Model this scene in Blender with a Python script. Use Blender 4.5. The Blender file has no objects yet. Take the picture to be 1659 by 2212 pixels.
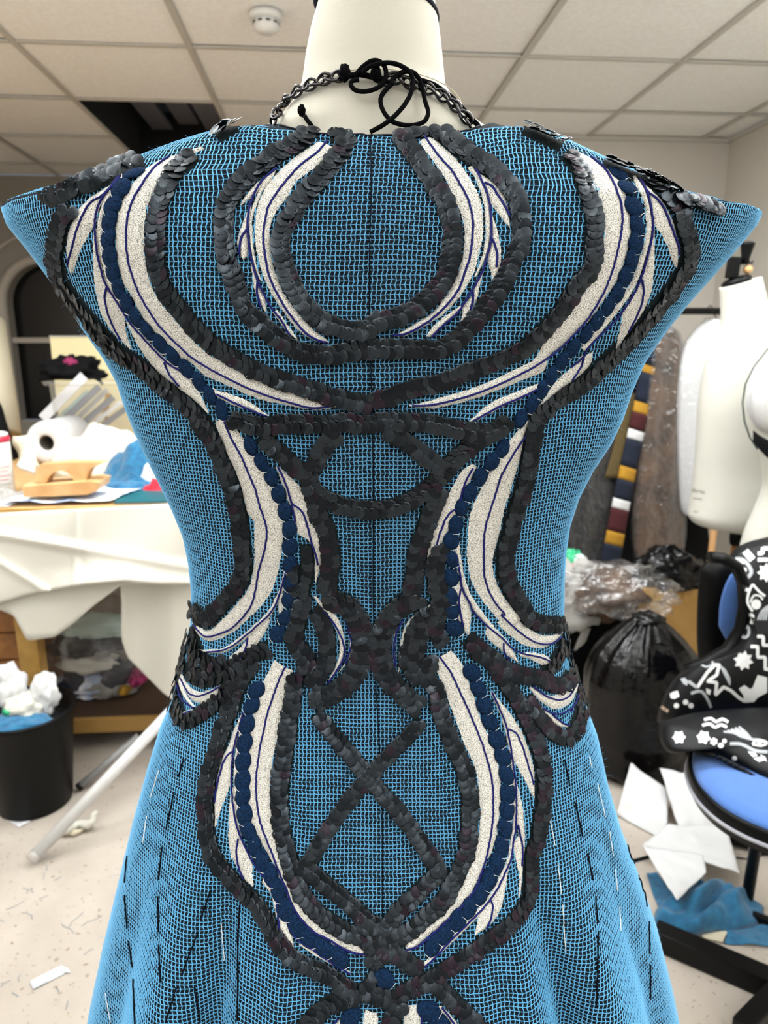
import bpy, bmesh, math, random
import numpy as np
from mathutils import Vector, Matrix, noise as mnoise
from mathutils.bvhtree import BVHTree

# ------------------------------------------------------------------ camera
F_PX, CXP, CYP = 1530.0, 829.5, 1106.0
PITCH = math.atan(371.0 / F_PX)
CAM_Z = 1.38
TH = math.radians(4.34)                     # the room is turned a little to the left of the lens
scene = bpy.context.scene
cam_data = bpy.data.cameras.new('camera')
cam = bpy.data.objects.new('camera', cam_data)
scene.collection.objects.link(cam)
cam.location = (0, 0, CAM_Z)
cam.rotation_euler = (math.pi / 2 - PITCH, 0, 0)
cam_data.sensor_fit = 'VERTICAL'
cam_data.sensor_height = 36.0
cam_data.sensor_width = 27.0
cam_data.lens = F_PX / 2212.0 * 36.0
cam_data.clip_start = 0.02
cam_data.dof.use_dof = True
cam_data.dof.focus_distance = 0.50
cam_data.dof.aperture_fstop = 10.0
scene.camera = cam

# ------------------------------------------------------------------ world, lamps, exposure
world = bpy.data.worlds.new('world')
scene.world = world
world.use_nodes = True
world.node_tree.nodes['Background'].inputs[0].default_value = (0.5, 0.55, 0.62, 1)
world.node_tree.nodes['Background'].inputs[1].default_value = 0.3
vs = scene.view_settings
vs.view_transform = 'Standard'
vs.look = 'None'
vs.gamma = 1.0
vs.use_curve_mapping = False
vs.exposure = 0.0
ADDED_LAMP_POWER = 30.0
# luminaires added to brighten ceiling, far wall and floor: (q, s, drop below the ceiling, power down, power up); all of them out of the frame
ADDED_LAMPS = [(-0.78, -0.6, .42, .22, .9), (1.03, -0.6, .42, .20, .9), (-0.78, -2.3, .42, .3, .6), (1.03, -2.3, .42, .3, .6),
         (-1.45, 1.98, .03, .75, 0), (-0.35, 1.98, .03, .8, 0), (0.75, 1.98, .03, .9, 0), (1.62, 1.75, .03, .6, 0), (-0.9, .75, .36, .15, 1.3), (0.95, .75, .36, .15, 1.3)]
CEIL_Z = CAM_Z + 1.01

def lin(c):
    return tuple(((x / 255.0) / 12.92 if x / 255.0 <= 0.04045 else ((x / 255.0 + 0.055) / 1.055) ** 2.4) for x in c) + (1.0,)

def W(q, s, z):
    """room coordinates (q to the right, s away) to the world"""
    return Vector((q * math.cos(TH) - s * math.sin(TH), q * math.sin(TH) + s * math.cos(TH), z))

def ray(u, v):
    dx, dy = (u - CXP) / F_PX, -(v - CYP) / F_PX
    return Vector((dx, math.cos(PITCH) + dy * math.sin(PITCH), -math.sin(PITCH) + dy * math.cos(PITCH)))
def PY(u, v, Y):
    d = ray(u, v); return Vector((0, 0, CAM_Z)) + d * (Y / d.y)
def PZ(u, v, z=0.0):
    d = ray(u, v); return Vector((0, 0, CAM_Z)) + d * ((z - CAM_Z) / d.z)
def PS(u, v, s):
    d = ray(u, v); n = Vector((-math.sin(TH), math.cos(TH), 0))
    return Vector((0, 0, CAM_Z)) + d * (s / d.dot(n))

# ------------------------------------------------------------------ helpers
def link(name, data, parent=None):
    o = bpy.data.objects.new(name, data)
    scene.collection.objects.link(o)
    if parent is not None:
        o.parent = parent
        o.matrix_parent_inverse = Matrix.Translation(parent.location).inverted()
    return o

def mesh_obj(name, verts, faces, mat, parent=None, smooth=True, mats=None, fmat=None):
    me = bpy.data.meshes.new(name)
    me.from_pydata([tuple(v) for v in verts], [], faces)
    for m in (mats or [mat]):
        me.materials.append(m)
    if smooth:
        me.polygons.foreach_set('use_smooth', [True] * len(me.polygons))
    if fmat is not None:
        me.polygons.foreach_set('material_index', fmat)
    me.update()
    return link(name, me, parent)

def tag(o, label=None, cat=None, group=None, kind=None):
    if label: o['label'] = label
    if cat: o['category'] = cat
    if group: o['group'] = group
    if kind: o['kind'] = kind
    return o

def thing(name, label, cat, loc=(0, 0, 0), group=None):
    o = bpy.data.objects.new(name, None)
    scene.collection.objects.link(o)
    o.location = loc
    o.empty_display_size = 0.05
    return tag(o, label, cat, group)

def copy_tree(o, parent=None):
    c = o.copy(); scene.collection.objects.link(c)
    if parent is not None: c.parent = parent
    for ch in list(o.children): copy_tree(ch, c)
    return c

class MB:
    def __init__(s): s.v = []; s.f = []
    def add(s, verts, faces):
        b = len(s.v); s.v += [Vector(p) for p in verts]
        s.f += [tuple(b + i for i in q) for q in faces]; return s
    def box(s, c, size, rot=None, ch=0.0):
        hx, hy, hz = size[0] / 2, size[1] / 2, size[2] / 2
        if ch <= 0:
            P = [(x * hx, y * hy, z * hz) for z in (-1, 1) for y in (-1, 1) for x in (-1, 1)]
            Fc = [(0, 2, 3, 1), (4, 5, 7, 6), (0, 1, 5, 4), (2, 6, 7, 3), (0, 4, 6, 2), (1, 3, 7, 5)]
        else:
            bm = bmesh.new(); bmesh.ops.create_cube(bm, size=1)
            for vv in bm.verts: vv.co = Vector((vv.co.x * 2 * hx, vv.co.y * 2 * hy, vv.co.z * 2 * hz))
            bmesh.ops.bevel(bm, geom=bm.edges[:], offset=ch, segments=2, affect='EDGES', profile=0.7)
            bm.verts.index_update()
            P = [tuple(vv.co) for vv in bm.verts]; Fc = [tuple(vv.index for vv in ff.verts) for ff in bm.faces]; bm.free()
        R = rot if rot is not None else Matrix.Identity(3)
        return s.add([R @ Vector(p) + Vector(c) for p in P], Fc)
    def tube(s, pts, r, n=8, caps=True, closed=False, flat=1.0):
        pts = [Vector(p) for p in pts]; N = len(pts)
        rr = r if hasattr(r, '__len__') else [r] * N
        prev = None; rings = []
        for i, p in enumerate(pts):
            if closed: t = pts[(i + 1) % N] - pts[i - 1]
            else: t = pts[min(i + 1, N - 1)] - pts[max(i - 1, 0)]
            t = t.normalized() if t.length > 1e-9 else Vector((0, 0, 1))
            if prev is None:
                a = Vector((0, 0, 1)) if abs(t.z) < 0.9 else Vector((1, 0, 0))
                nrm = (a - t * a.dot(t)).normalized()
            else:
                nrm = prev - t * prev.dot(t)
                nrm = nrm.normalized() if nrm.length > 1e-9 else prev
            prev = nrm; b = t.cross(nrm)
            rings.append([p + (nrm * math.cos(k * 2 * math.pi / n) * flat + b * math.sin(k * 2 * math.pi / n)) * rr[i] for k in range(n)])
        V = [p for rg in rings for p in rg]; Fc = []
        for i in range(N if closed else N - 1):
            j = (i + 1) % N
            for k in range(n):
                k2 = (k + 1) % n
                Fc.append((i * n + k, i * n + k2, j * n + k2, j * n + k))
        if caps and not closed:
            Fc.append(tuple(reversed(range(n)))); Fc.append(tuple((N - 1) * n + k for k in range(n)))
        return s.add(V, Fc)
    def loft(s, rings, cap0=True, cap1=True):
        n = len(rings[0]); V = [p for rg in rings for p in rg]; Fc = []
        for i in range(len(rings) - 1):
            for k in range(n):
                k2 = (k + 1) % n
                Fc.append((i * n + k, i * n + k2, (i + 1) * n + k2, (i + 1) * n + k))
        if cap0: Fc.append(tuple(reversed(range(n))))
        if cap1: Fc.append(tuple((len(rings) - 1) * n + k for k in range(n)))
        return s.add(V, Fc)
    def lathe(s, c, prof, n=32, rot=None, cap0=True, cap1=True):
        R = rot if rot is not None else Matrix.Identity(3)
        return s.loft([[R @ Vector((r * math.cos(2 * math.pi * k / n), r * math.sin(2 * math.pi * k / n), z)) + Vector(c) for k in range(n)] for r, z in prof], cap0, cap1)
    def grid(s, fn, nu, nv):
        V = [fn(i / nu, j / nv) for j in range(nv + 1) for i in range(nu + 1)]
        return s.add(V, [(j * (nu + 1) + i, j * (nu + 1) + i + 1, (j + 1) * (nu + 1) + i + 1, (j + 1) * (nu + 1) + i) for j in range(nv) for i in range(nu)])
    def slab(s, fn, nu, nv, th):
        """a cloth-like sheet with thickness; th is an offset vector"""
        th = Vector(th); m = (nu + 1) * (nv + 1)
        top = [Vector(fn(i / nu, j / nv)) for j in range(nv + 1) for i in range(nu + 1)]
        V = top + [p + th for p in top]; Fc = []
        id_ = lambda i, j: j * (nu + 1) + i
        for j in range(nv):
            for i in range(nu):
                q = (id_(i, j), id_(i + 1, j), id_(i + 1, j + 1), id_(i, j + 1))
                Fc.append(q); Fc.append(tuple(m + k for k in reversed(q)))
        edge = [id_(i, 0) for i in range(nu)] + [id_(nu, j) for j in range(nv)] + [id_(i, nv) for i in range(nu, 0, -1)] + [id_(0, j) for j in range(nv, 0, -1)]
        for a, b in zip(edge, edge[1:] + edge[:1]): Fc.append((b, a, m + a, m + b))
        return s.add(V, Fc)
    def blob(s, c, rad, amp=0.25, freq=2.0, seed=0, nu=36, nv=20, floor=None, ridge=0.0, rot=None):
        c = Vector(c); off = Vector((seed * 7.31, seed * 3.17, seed * 1.93)); R = rot if rot is not None else Matrix.Identity(3)
        rings = []
        for j in range(nv + 1):
            a = math.pi * (j / nv) - math.pi / 2; a = max(min(a, math.pi / 2 - 0.02), -math.pi / 2 + 0.02)
            rg = []
            for i in range(nu):
                t = 2 * math.pi * i / nu
                d = Vector((math.cos(a) * math.cos(t), math.cos(a) * math.sin(t), math.sin(a)))
                h = 1 + amp * mnoise.noise(d * freq + off) + amp * 0.5 * mnoise.noise(d * freq * 2.3 + off)
                if ridge:
                    nn = mnoise.noise(d * freq * 0.9 + off * 2 + Vector((mnoise.noise(d * 1.5 + off), 0, 0)))
                    h += ridge * (0.45 - math.sqrt(nn * nn + .012) * 1.5)
                p = R @ Vector((d.x * rad[0] * h, d.y * rad[1] * h, d.z * rad[2] * h)) + c
                if floor is not None and p.z < floor: p.z = floor
                rg.append(p)
            rings.append(rg)
        return s.loft(rings)
    def build(s, name, mat, parent=None, smooth=True):
        return mesh_obj(name, s.v, s.f, mat, parent, smooth)

def heap(c, rx, ry, H, seed=0, folds=5.0, rot=0.0, nr=26, na=72, th=.003, z0=None):
    """a dropped piece of cloth: irregular outline, folds running across it, lying on z0"""
    c = Vector(c); z0 = c.z if z0 is None else z0; off = Vector((seed * 3.7, seed * 1.9, 0)); dirx = Vector((math.cos(seed * 1.3), math.sin(seed * 1.3), 0))
    rings = []
    def pt(a, r):
        R_ = 1 + .32 * mnoise.noise(Vector((math.cos(a) * 1.1, math.sin(a) * 1.1, 0)) + off) + .10 * mnoise.noise(Vector((math.cos(a) * 3, math.sin(a) * 3, 5)) + off)
        x, y = math.cos(a) * r * R_, math.sin(a) * r * R_
        p = Vector((x, y, 0)); wv = mnoise.noise(p * 1.3 + off) * 2.2
        f = math.sin(p.dot(dirx) * folds + wv * 2.4) * .5 + math.sin(p.dot(Vector((-dirx.y, dirx.x, 0))) * folds * .6 + wv * 3 + seed) * .35
        f = f * .75 + .4 * mnoise.noise(p * 3.1 + off)
        fall = max(0, 1 - r ** 2.4) ** .7
        z = H * fall * (.62 + .38 * f) + H * .10 * (1 - fall) * max(0, f)
        xx, yy = x * rx, y * ry
        return Vector((c.x + xx * math.cos(rot) - yy * math.sin(rot), c.y + xx * math.sin(rot) + yy * math.cos(rot), z0 + .0015 + max(z, 0)))
    mb = MB(); top = [[pt(2 * math.pi * i / na, max(.02, j / nr)) for i in range(na)] for j in range(nr + 1)]
    bot = [[p + Vector((0, 0, -th if p.z - th > z0 else z0 - p.z)) for p in rg] for rg in top]
    return mb.loft(list(reversed(bot)) + top)

def film_mat(name, base=.06, edge=.45, rough=.12, body=(240, 242, 246), haze=0.0, bumps=(40, .8, .01)):
    """thin clear plastic: see-through, glossy at the creases, a little milky"""
    m = bpy.data.materials.new(name); m.use_nodes = True; nt = m.node_tree; nt.nodes.clear()
    N_ = nt.nodes.new; out = N_('ShaderNodeOutputMaterial'); tr = N_('ShaderNodeBsdfTransparent'); gl = N_('ShaderNodeBsdfGlossy'); df = N_('ShaderNodeBsdfDiffuse'); tl = N_('ShaderNodeBsdfTranslucent')
    mx, mh, ma = N_('ShaderNodeMixShader'), N_('ShaderNodeMixShader'), N_('ShaderNodeMixShader'); lw = N_('ShaderNodeLayerWeight'); rp = N_('ShaderNodeMapRange')
    gl.inputs['Roughness'].default_value = rough; df.inputs['Color'].default_value = lin(body); tl.inputs['Color'].default_value = lin(body)
    lw.inputs['Blend'].default_value = .35
    rp.inputs['To Min'].default_value = base; rp.inputs['To Max'].default_value = edge
    tc = N_('ShaderNodeTexCoord'); n = N_('ShaderNodeTexNoise'); n.inputs['Scale'].default_value = bumps[0]; n.inputs['Detail'].default_value = 3; bp = N_('ShaderNodeBump'); bp.inputs['Strength'].default_value = bumps[1]; bp.inputs['Distance'].default_value = bumps[2]
    L = nt.links.new
    L(tc.outputs['Object'], n.inputs['Vector']); L(n.outputs['Fac'], bp.inputs['Height']); L(bp.outputs['Normal'], gl.inputs['Normal']); L(bp.outputs['Normal'], lw.inputs['Normal'])
    L(lw.outputs['Facing'], rp.inputs['Value'])
    ma.inputs['Fac'].default_value = .5; L(df.outputs[0], ma.inputs[1]); L(tl.outputs[0], ma.inputs[2])
    mh.inputs['Fac'].default_value = haze; L(tr.outputs[0], mh.inputs[1]); L(ma.outputs[0], mh.inputs[2])
    L(rp.outputs['Result'], mx.inputs['Fac']); L(mh.outputs[0], mx.inputs[1]); L(gl.outputs[0], mx.inputs[2]); L(mx.outputs[0], out.inputs['Surface'])
    return m

def rotz(a): return Matrix.Rotation(a, 3, 'Z')
def rotx(a): return Matrix.Rotation(a, 3, 'X')
def roty(a): return Matrix.Rotation(a, 3, 'Y')
ROOM = rotz(TH)

def auto_smooth(o, ang=35):
    me = o.data
    bm = bmesh.new(); bm.from_mesh(me)
    lim = math.radians(ang)
    for e in bm.edges:
        if len(e.link_faces) == 2 and e.calc_face_angle(0) > lim: e.smooth = False
    bm.to_mesh(me); bm.free()
    return o

# ------------------------------------------------------------------ materials
def mat(name, col, rough=0.6, metal=0.0, spec=0.5, var=None, bump=None, alpha=None, trans=0.0, coat=0.0, sheen=0.0, emit=None, coords='Object', tint=None):
    """var = (scale, colour2, low, high[, detail]); bump = (scale, strength, distance)"""
    m = bpy.data.materials.new(name); m.use_nodes = True
    nt = m.node_tree; b = nt.nodes['Principled BSDF']
    b.inputs['Base Color'].default_value = lin(col)
    b.inputs['Roughness'].default_value = rough
    b.inputs['Metallic'].default_value = metal
    b.inputs['Specular IOR Level'].default_value = spec
    if tint: b.inputs['Specular Tint'].default_value = tuple(tint) + (1,)
    if coat: b.inputs['Coat Weight'].default_value = coat
    if sheen:
        b.inputs['Sheen Weight'].default_value = sheen
        b.inputs['Sheen Roughness'].default_value = 0.6
    if trans: b.inputs['Transmission Weight'].default_value = trans
    if alpha is not None: b.inputs['Alpha'].default_value = alpha
    if emit:
        b.inputs['Emission Color'].default_value = lin(emit[0]); b.inputs['Emission Strength'].default_value = emit[1]
    tc = None
    if var or bump:
        tc = nt.nodes.new('ShaderNodeTexCoord')
    if var:
        n = nt.nodes.new('ShaderNodeTexNoise'); n.inputs['Scale'].default_value = var[0]
        n.inputs['Detail'].default_value = var[4] if len(var) > 4 else 3
        r = nt.nodes.new('ShaderNodeValToRGB')
        r.color_ramp.elements[0].position = var[2]; r.color_ramp.elements[1].position = var[3]
        r.color_ramp.elements[0].color = lin(var[1]); r.color_ramp.elements[1].color = lin(col)
        nt.links.new(tc.outputs[coords], n.inputs['Vector']); nt.links.new(n.outputs['Fac'], r.inputs['Fac'])
        nt.links.new(r.outputs['Color'], b.inputs['Base Color'])
    if bump:
        n2 = nt.nodes.new('ShaderNodeTexNoise'); n2.inputs['Scale'].default_value = bump[0]; n2.inputs['Detail'].default_value = 4
        bp = nt.nodes.new('ShaderNodeBump'); bp.inputs['Strength'].default_value = bump[1]; bp.inputs['Distance'].default_value = bump[2]
        nt.links.new(tc.outputs[coords], n2.inputs['Vector']); nt.links.new(n2.outputs['Fac'], bp.inputs['Height'])
        nt.links.new(bp.outputs['Normal'], b.inputs['Normal'])
    return m

M = {}
M['ceil'] = mat('ceiling_tile_white', (240, 239, 235), 0.95, var=(60, (235, 233, 228), 0.4, 0.6), bump=(420, 0.15, 0.002))
M['tbar'] = mat('ceiling_bar', (186, 182, 172), 0.5)
M['wall'] = mat('wall_paint', (202, 197, 188), 0.9, bump=(60, 0.08, 0.002))
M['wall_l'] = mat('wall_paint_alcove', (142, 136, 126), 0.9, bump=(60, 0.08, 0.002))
M['trim'] = mat('window_trim', (176, 168, 156), 0.6)
M['dark'] = mat('dark_glass', (12, 12, 13), 0.12)
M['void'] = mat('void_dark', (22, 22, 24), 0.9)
M['deck'] = mat('void_metal', (140, 140, 148), 0.45, 0.2)
M['plastic_w'] = mat('plastic_white', (214, 213, 208), 0.4)
M['grill'] = mat('detector_slot', (50, 50, 50), 0.6)
M['cream'] = mat('jersey_cream', (184, 181, 168), 0.85, bump=(900, 0.25, 0.0006), sheen=0.1)
M['form_cream'] = mat('form_cream', (190, 189, 180), 0.85, bump=(500, 0.15, 0.001))
M['navy_trim'] = mat('navy_trim', (12, 14, 30), 0.8, spec=.2)
M['calico'] = mat('calico', (198, 196, 186), 0.9, bump=(180, 0.15, 0.002))
M['calico_d'] = mat('calico_folded', (198, 190, 166), 0.9, bump=(120, 0.2, 0.002))
M['wood_y'] = mat('table_edge_wood', (188, 150, 80), 0.45, var=(14, (160, 122, 58), 0.35, 0.65))
M['beech'] = mat('beech_wood', (206, 168, 120), 0.5, var=(20, (192, 150, 100), 0.35, 0.65))
M['oak'] = mat('oak_wood', (160, 108, 56), 0.55, var=(18, (120, 76, 36), 0.35, 0.65))
M['black'] = mat('black_plastic', (6, 7, 8), 0.4, spec=.14)
M['black_m'] = mat('black_metal', (9, 9, 10), 0.4, 0.0, spec=.2)
M['chain'] = mat('gunmetal', (70, 68, 70), 0.18, 1.0)
M['cord'] = mat('black_cord', (5, 5, 7), 0.9, spec=.06, bump=(1500, 0.3, 0.0005))
M['teal'] = mat('teal_wool', (26, 104, 142), 0.95, var=(60, (18, 84, 122), 0.35, 0.65), bump=(700, 0.4, 0.0015), sheen=0.2)
M['white'] = mat('white_cloth', (206, 207, 208), 0.9, bump=(90, 0.15, 0.002))
M['paper'] = mat('white_paper', (206, 207, 212), 0.8)
M['red'] = mat('red_cloth', (190, 28, 48), 0.8)
M['clear'] = film_mat('clear_plastic', .05, .4, .15, haze=.10)
M['clear_g'] = film_mat('crate_plastic', .04, .3, .25, (215, 218, 218), .16, (20, .2, .004))
M['binbag'] = mat('bin_bag', (4, 4, 6), 0.18, spec=0.3, bump=(28, 0.5, 0.01))
M['blue_seat'] = mat('seat_blue', (62, 104, 168), 0.9, var=(900, (52, 92, 154), 0.4, 0.6), sheen=0.2)
M['print_black'] = mat('printed_black', (9, 10, 13), 0.5, spec=.2, bump=(40, 0.2, 0.004))
M['print_white'] = mat('print_white', (204, 206, 206), 0.7)
M['print_grey'] = mat('print_grey', (150, 154, 158), 0.7)
M['tan'] = mat('kraft_paper', (190, 152, 88), 0.7, var=(9, (170, 130, 70), 0.35, 0.65))
M['navy'] = mat('navy_cloth', (9, 20, 40), 0.9)
M['ochre'] = mat('ochre_cloth', (160, 118, 26), 0.9)
M['maroon'] = mat('maroon_cloth', (60, 7, 15), 0.9)
M['coat'] = mat('dark_coat', (10, 10, 12), 0.9, spec=.2)
M['coat_g'] = mat('charcoal_coat', (22, 22, 25), 0.9, spec=.2)
M['fur'] = mat('brown_garment', (96, 72, 52), 0.9, var=(9, (42, 34, 30), 0.3, 0.7, 5), bump=(60, 0.5, 0.01))
M['plum'] = mat('magenta_scrap', (140, 36, 84), 0.8)
M['grey_strip'] = mat('grey_strips', (108, 110, 114), 0.7)
M['lilac'] = mat('blue_print_paper', (170, 190, 226), 0.7, var=(14, (238, 240, 246), 0.42, 0.56))
M['green'] = mat('green_plastic', (40, 160, 110), 0.4)
M['mint'] = mat('mint_cloth', (176, 198, 190), 0.85)
M['pole'] = mat('white_pole', (200, 200, 200), 0.35)
M['pole_g'] = mat('grey_pole', (130, 130, 130), 0.4)
M['sacking'] = mat('grey_cloth', (150, 148, 144), 0.9)
M['red_print'] = mat('red_print', (196, 60, 84), 0.7)
M['ink'] = mat('grey_ink', (120, 118, 108), 0.8)
# dress
M['base'] = mat('dark_ground_cloth', (24, 36, 42), 0.95, spec=.15, var=(420, (7, 16, 24), 0.38, 0.62), bump=(500, 0.8, 0.002))
M['yarn'] = mat('blue_yarn', (86, 166, 214), 0.85, sheen=0.15)
M['yarn2'] = mat('blue_yarn_weft', (76, 158, 208), 0.85, sheen=0.15)
M['emb'] = mat('silver_cream_embroidery', (222, 220, 212), 0.45, 0.0, var=(1800, (88, 86, 82), 0.36, 0.55, 2), bump=(1300, 0.8, 0.0008))
M['line'] = mat('royal_blue_cord', (15, 19, 88), 0.75, spec=.2)
M['pad'] = mat('navy_chenille', (19, 46, 80), 0.95, spec=.1, var=(700, (9, 26, 48), 0.36, 0.64), bump=(1100, 0.9, 0.0015))
M['tape'] = mat('dark_net_tape', (12, 24, 27), 0.95, spec=.2, bump=(900, 0.8, 0.001))
M['seq'] = [mat('sequin_black', (13, 15, 19), 0.30, 0.0, spec=0.26, tint=(.72, .86, 1.0)),
            mat('sequin_charcoal', (22, 26, 32), 0.26, 0.0, spec=0.46, tint=(.74, .88, 1.0)),
            mat('sequin_plum', (26, 17, 26), 0.3, 0.0, spec=0.3, tint=(.9, .82, 1.0))]
M['baste_b'] = mat('black_thread', (5, 7, 14), 0.9, spec=.1)
M['baste_w'] = mat('white_thread', (226, 226, 222), 0.8)
# ================================================================== the room
Q0, Q1, S0, S1, SR, QR = -2.5, 2.09, -3.2, 5.0, 3.87, 0.25
def wall_panel(name, a, b, z0, z1, m, th=0.08, out=(0, 1)):
    """upright slab between two floor points in room coordinates"""
    pa, pb = W(a[0], a[1], 0), W(b[0], b[1], 0); o = W(out[0], out[1], 0) * th
    V = [pa, pb, pb + o, pa + o]
    V = [p + Vector((0, 0, z0)) for p in V] + [p + Vector((0, 0, z1)) for p in V]
    return tag(mesh_obj(name, V, [(0, 1, 2, 3)[::-1], (4, 5, 6, 7), (0, 1, 5, 4), (1, 2, 6, 5), (2, 3, 7, 6), (3, 0, 4, 7)], m, smooth=False), kind='structure')

# floor: worn vinyl with specks
def floor_material():
    m = bpy.data.materials.new('floor_vinyl'); m.use_nodes = True; nt = m.node_tree; b = nt.nodes['Principled BSDF']
    b.inputs['Roughness'].default_value = 0.75
    tc = nt.nodes.new('ShaderNodeTexCoord')
    def noise_(sc, det, lo, hi, c0, c1):
        n = nt.nodes.new('ShaderNodeTexNoise'); n.inputs['Scale'].default_value = sc; n.inputs['Detail'].default_value = det
        r = nt.nodes.new('ShaderNodeValToRGB'); r.color_ramp.elements[0].position = lo; r.color_ramp.elements[1].position = hi
        r.color_ramp.elements[0].color = c0; r.color_ramp.elements[1].color = c1
        nt.links.new(tc.outputs['Object'], n.inputs['Vector']); nt.links.new(n.outputs['Fac'], r.inputs['Fac']); return r
    base = noise_(3.5, 5, 0.35, 0.65, lin((158, 149, 138)), lin((176, 167, 156)))
    sp = noise_(70, 4, 0.3, 0.36, (0, 0, 0, 1), (1, 1, 1, 1))
    mx = nt.nodes.new('ShaderNodeMix'); mx.data_type = 'RGBA'
    nt.links.new(sp.outputs['Color'], mx.inputs['Factor'])
    mx.inputs['A'].default_value = lin((128, 112, 94)); nt.links.new(base.outputs['Color'], mx.inputs['B'])
    nt.links.new(mx.outputs['Result'], b.inputs['Base Color'])
    return m
M['floor'] = floor_material()
fl = MB().add([W(Q0, S0, 0), W(Q1, S0, 0), W(Q1, S1, 0), W(Q0, S1, 0), W(Q0, S0, -.05), W(Q1, S0, -.05), W(Q1, S1, -.05), W(Q0, S1, -.05)],
              [(0, 1, 2, 3), (7, 6, 5, 4), (0, 4, 5, 1), (1, 5, 6, 2), (2, 6, 7, 3), (3, 7, 4, 0)]).build('floor', M['floor'], smooth=False)
tag(fl, 'pale beige vinyl floor littered with lint and threads', kind='structure')

# walls
wall_panel('wall_left', (Q0, S0), (Q0, S1), 0, CEIL_Z, M['wall'], out=(-1, 0))
wall_panel('wall_right', (Q1, S0), (Q1, SR), 0, CEIL_Z, M['wall'], out=(1, 0))
wall_panel('wall_near', (Q0, S0), (Q1, S0), 0, CEIL_Z, M['wall'], out=(0, -1))
wall_panel('wall_far_right', (QR, SR), (Q1, SR), 0, CEIL_Z, M['wall'])
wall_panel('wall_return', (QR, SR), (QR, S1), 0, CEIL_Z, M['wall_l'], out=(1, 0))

# far left wall with the dark arched window: the wall is cut round the opening
cA = PS(105, 660, S1); n_ = Vector((-math.sin(TH), math.cos(TH), 0)); r_ = Vector((math.cos(TH), math.sin(TH), 0))
qa, za = cA.dot(r_), cA.z
ARCH_R = 0.262
zb = 0.85
def arch_ring(R, off=0.0, n=24):
    pts = [(qa - R, zb)] + [(qa - R, za)] + [(qa - R * math.cos(math.pi * k / n), za + R * math.sin(math.pi * k / n)) for k in range(1, n)] + [(qa + R, za), (qa + R, zb)]
    return [W(q, S1 + off, z) for q, z in pts]
mb = MB()
inner = arch_ring(ARCH_R); n = len(inner)
outer = []
for p in inner:
    q, z = p.dot(r_), p.z
    ang = math.atan2(z - za, q - qa)
    if z <= za + 1e-6: outer.append(W(Q0 if q < qa else QR, S1, z))
    else:
        t = min(((QR if math.cos(ang) > 0 else Q0) - qa) / math.cos(ang) if abs(math.cos(ang)) > 1e-6 else 9, (CEIL_Z - za) / max(math.sin(ang), 1e-6))
        outer.append(W(qa + t * math.cos(ang), S1, za + t * math.sin(ang)))
mb.add(inner + outer, [(i, i + 1, n + i + 1, n + i) for i in range(n - 1)])
mb.add([W(Q0, S1, 0), W(QR, S1, 0), W(QR, S1, zb), W(Q0, S1, zb)], [(0, 1, 2, 3)])
for qq in (Q0, QR):   # the two upper corners
    e = [p for p in outer if abs(p.dot(r_) - qq) < 1e-3]; top = max(e, key=lambda p: p.z)
    e2 = [p for p in outer if abs(p.z - CEIL_Z) < 1e-3]; side = min(e2, key=lambda p: abs(p.dot(r_) - qq))
    mb.add([top, side, W(qq, S1, CEIL_Z)], [(0, 1, 2)])
back = arch_ring(ARCH_R, 0.12); mb.add(inner + back, [(i, n + i, n + i + 1, i + 1) for i in range(n - 1)])
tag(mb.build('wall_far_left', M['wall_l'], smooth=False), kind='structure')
win = thing('window_1', 'dark arched window at night in the far left wall', None, W(qa, S1, zb)); tag(win, kind='structure')
MB().add(arch_ring(ARCH_R, 0.09), [tuple(range(n))]).build('pane', M['dark'], win, False)
def arch_moulding(R, w, d):
    m_ = MB(); prof = [(0, 0), (0, -d), (w * .5, -d * 1.3), (w, -d), (w, 0)]
    rings = []
    for a, b in prof: rings.append([W(p.dot(r_), S1 + b, p.z) for p in arch_ring(R + a)])
    k = len(rings[0])
    V = [p for rg in rings for p in rg]
    return m_.add(V, [(i * k + j, i * k + j + 1, (i + 1) * k + j + 1, (i + 1) * k + j) for i in range(len(rings) - 1) for j in range(k - 1)])
arch_moulding(ARCH_R, 0.055, 0.035).build('window_frame', M['trim'], win)
arch_moulding(ARCH_R + 0.17, 0.022, 0.02).build('arch_moulding', M['trim'], win)
tz = PS(80, 735, S1).z
MB().box(W(qa, S1 + .04, tz), (ARCH_R * 2, .05, .034), ROOM).build('transom', M['trim'], win, False)

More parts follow.
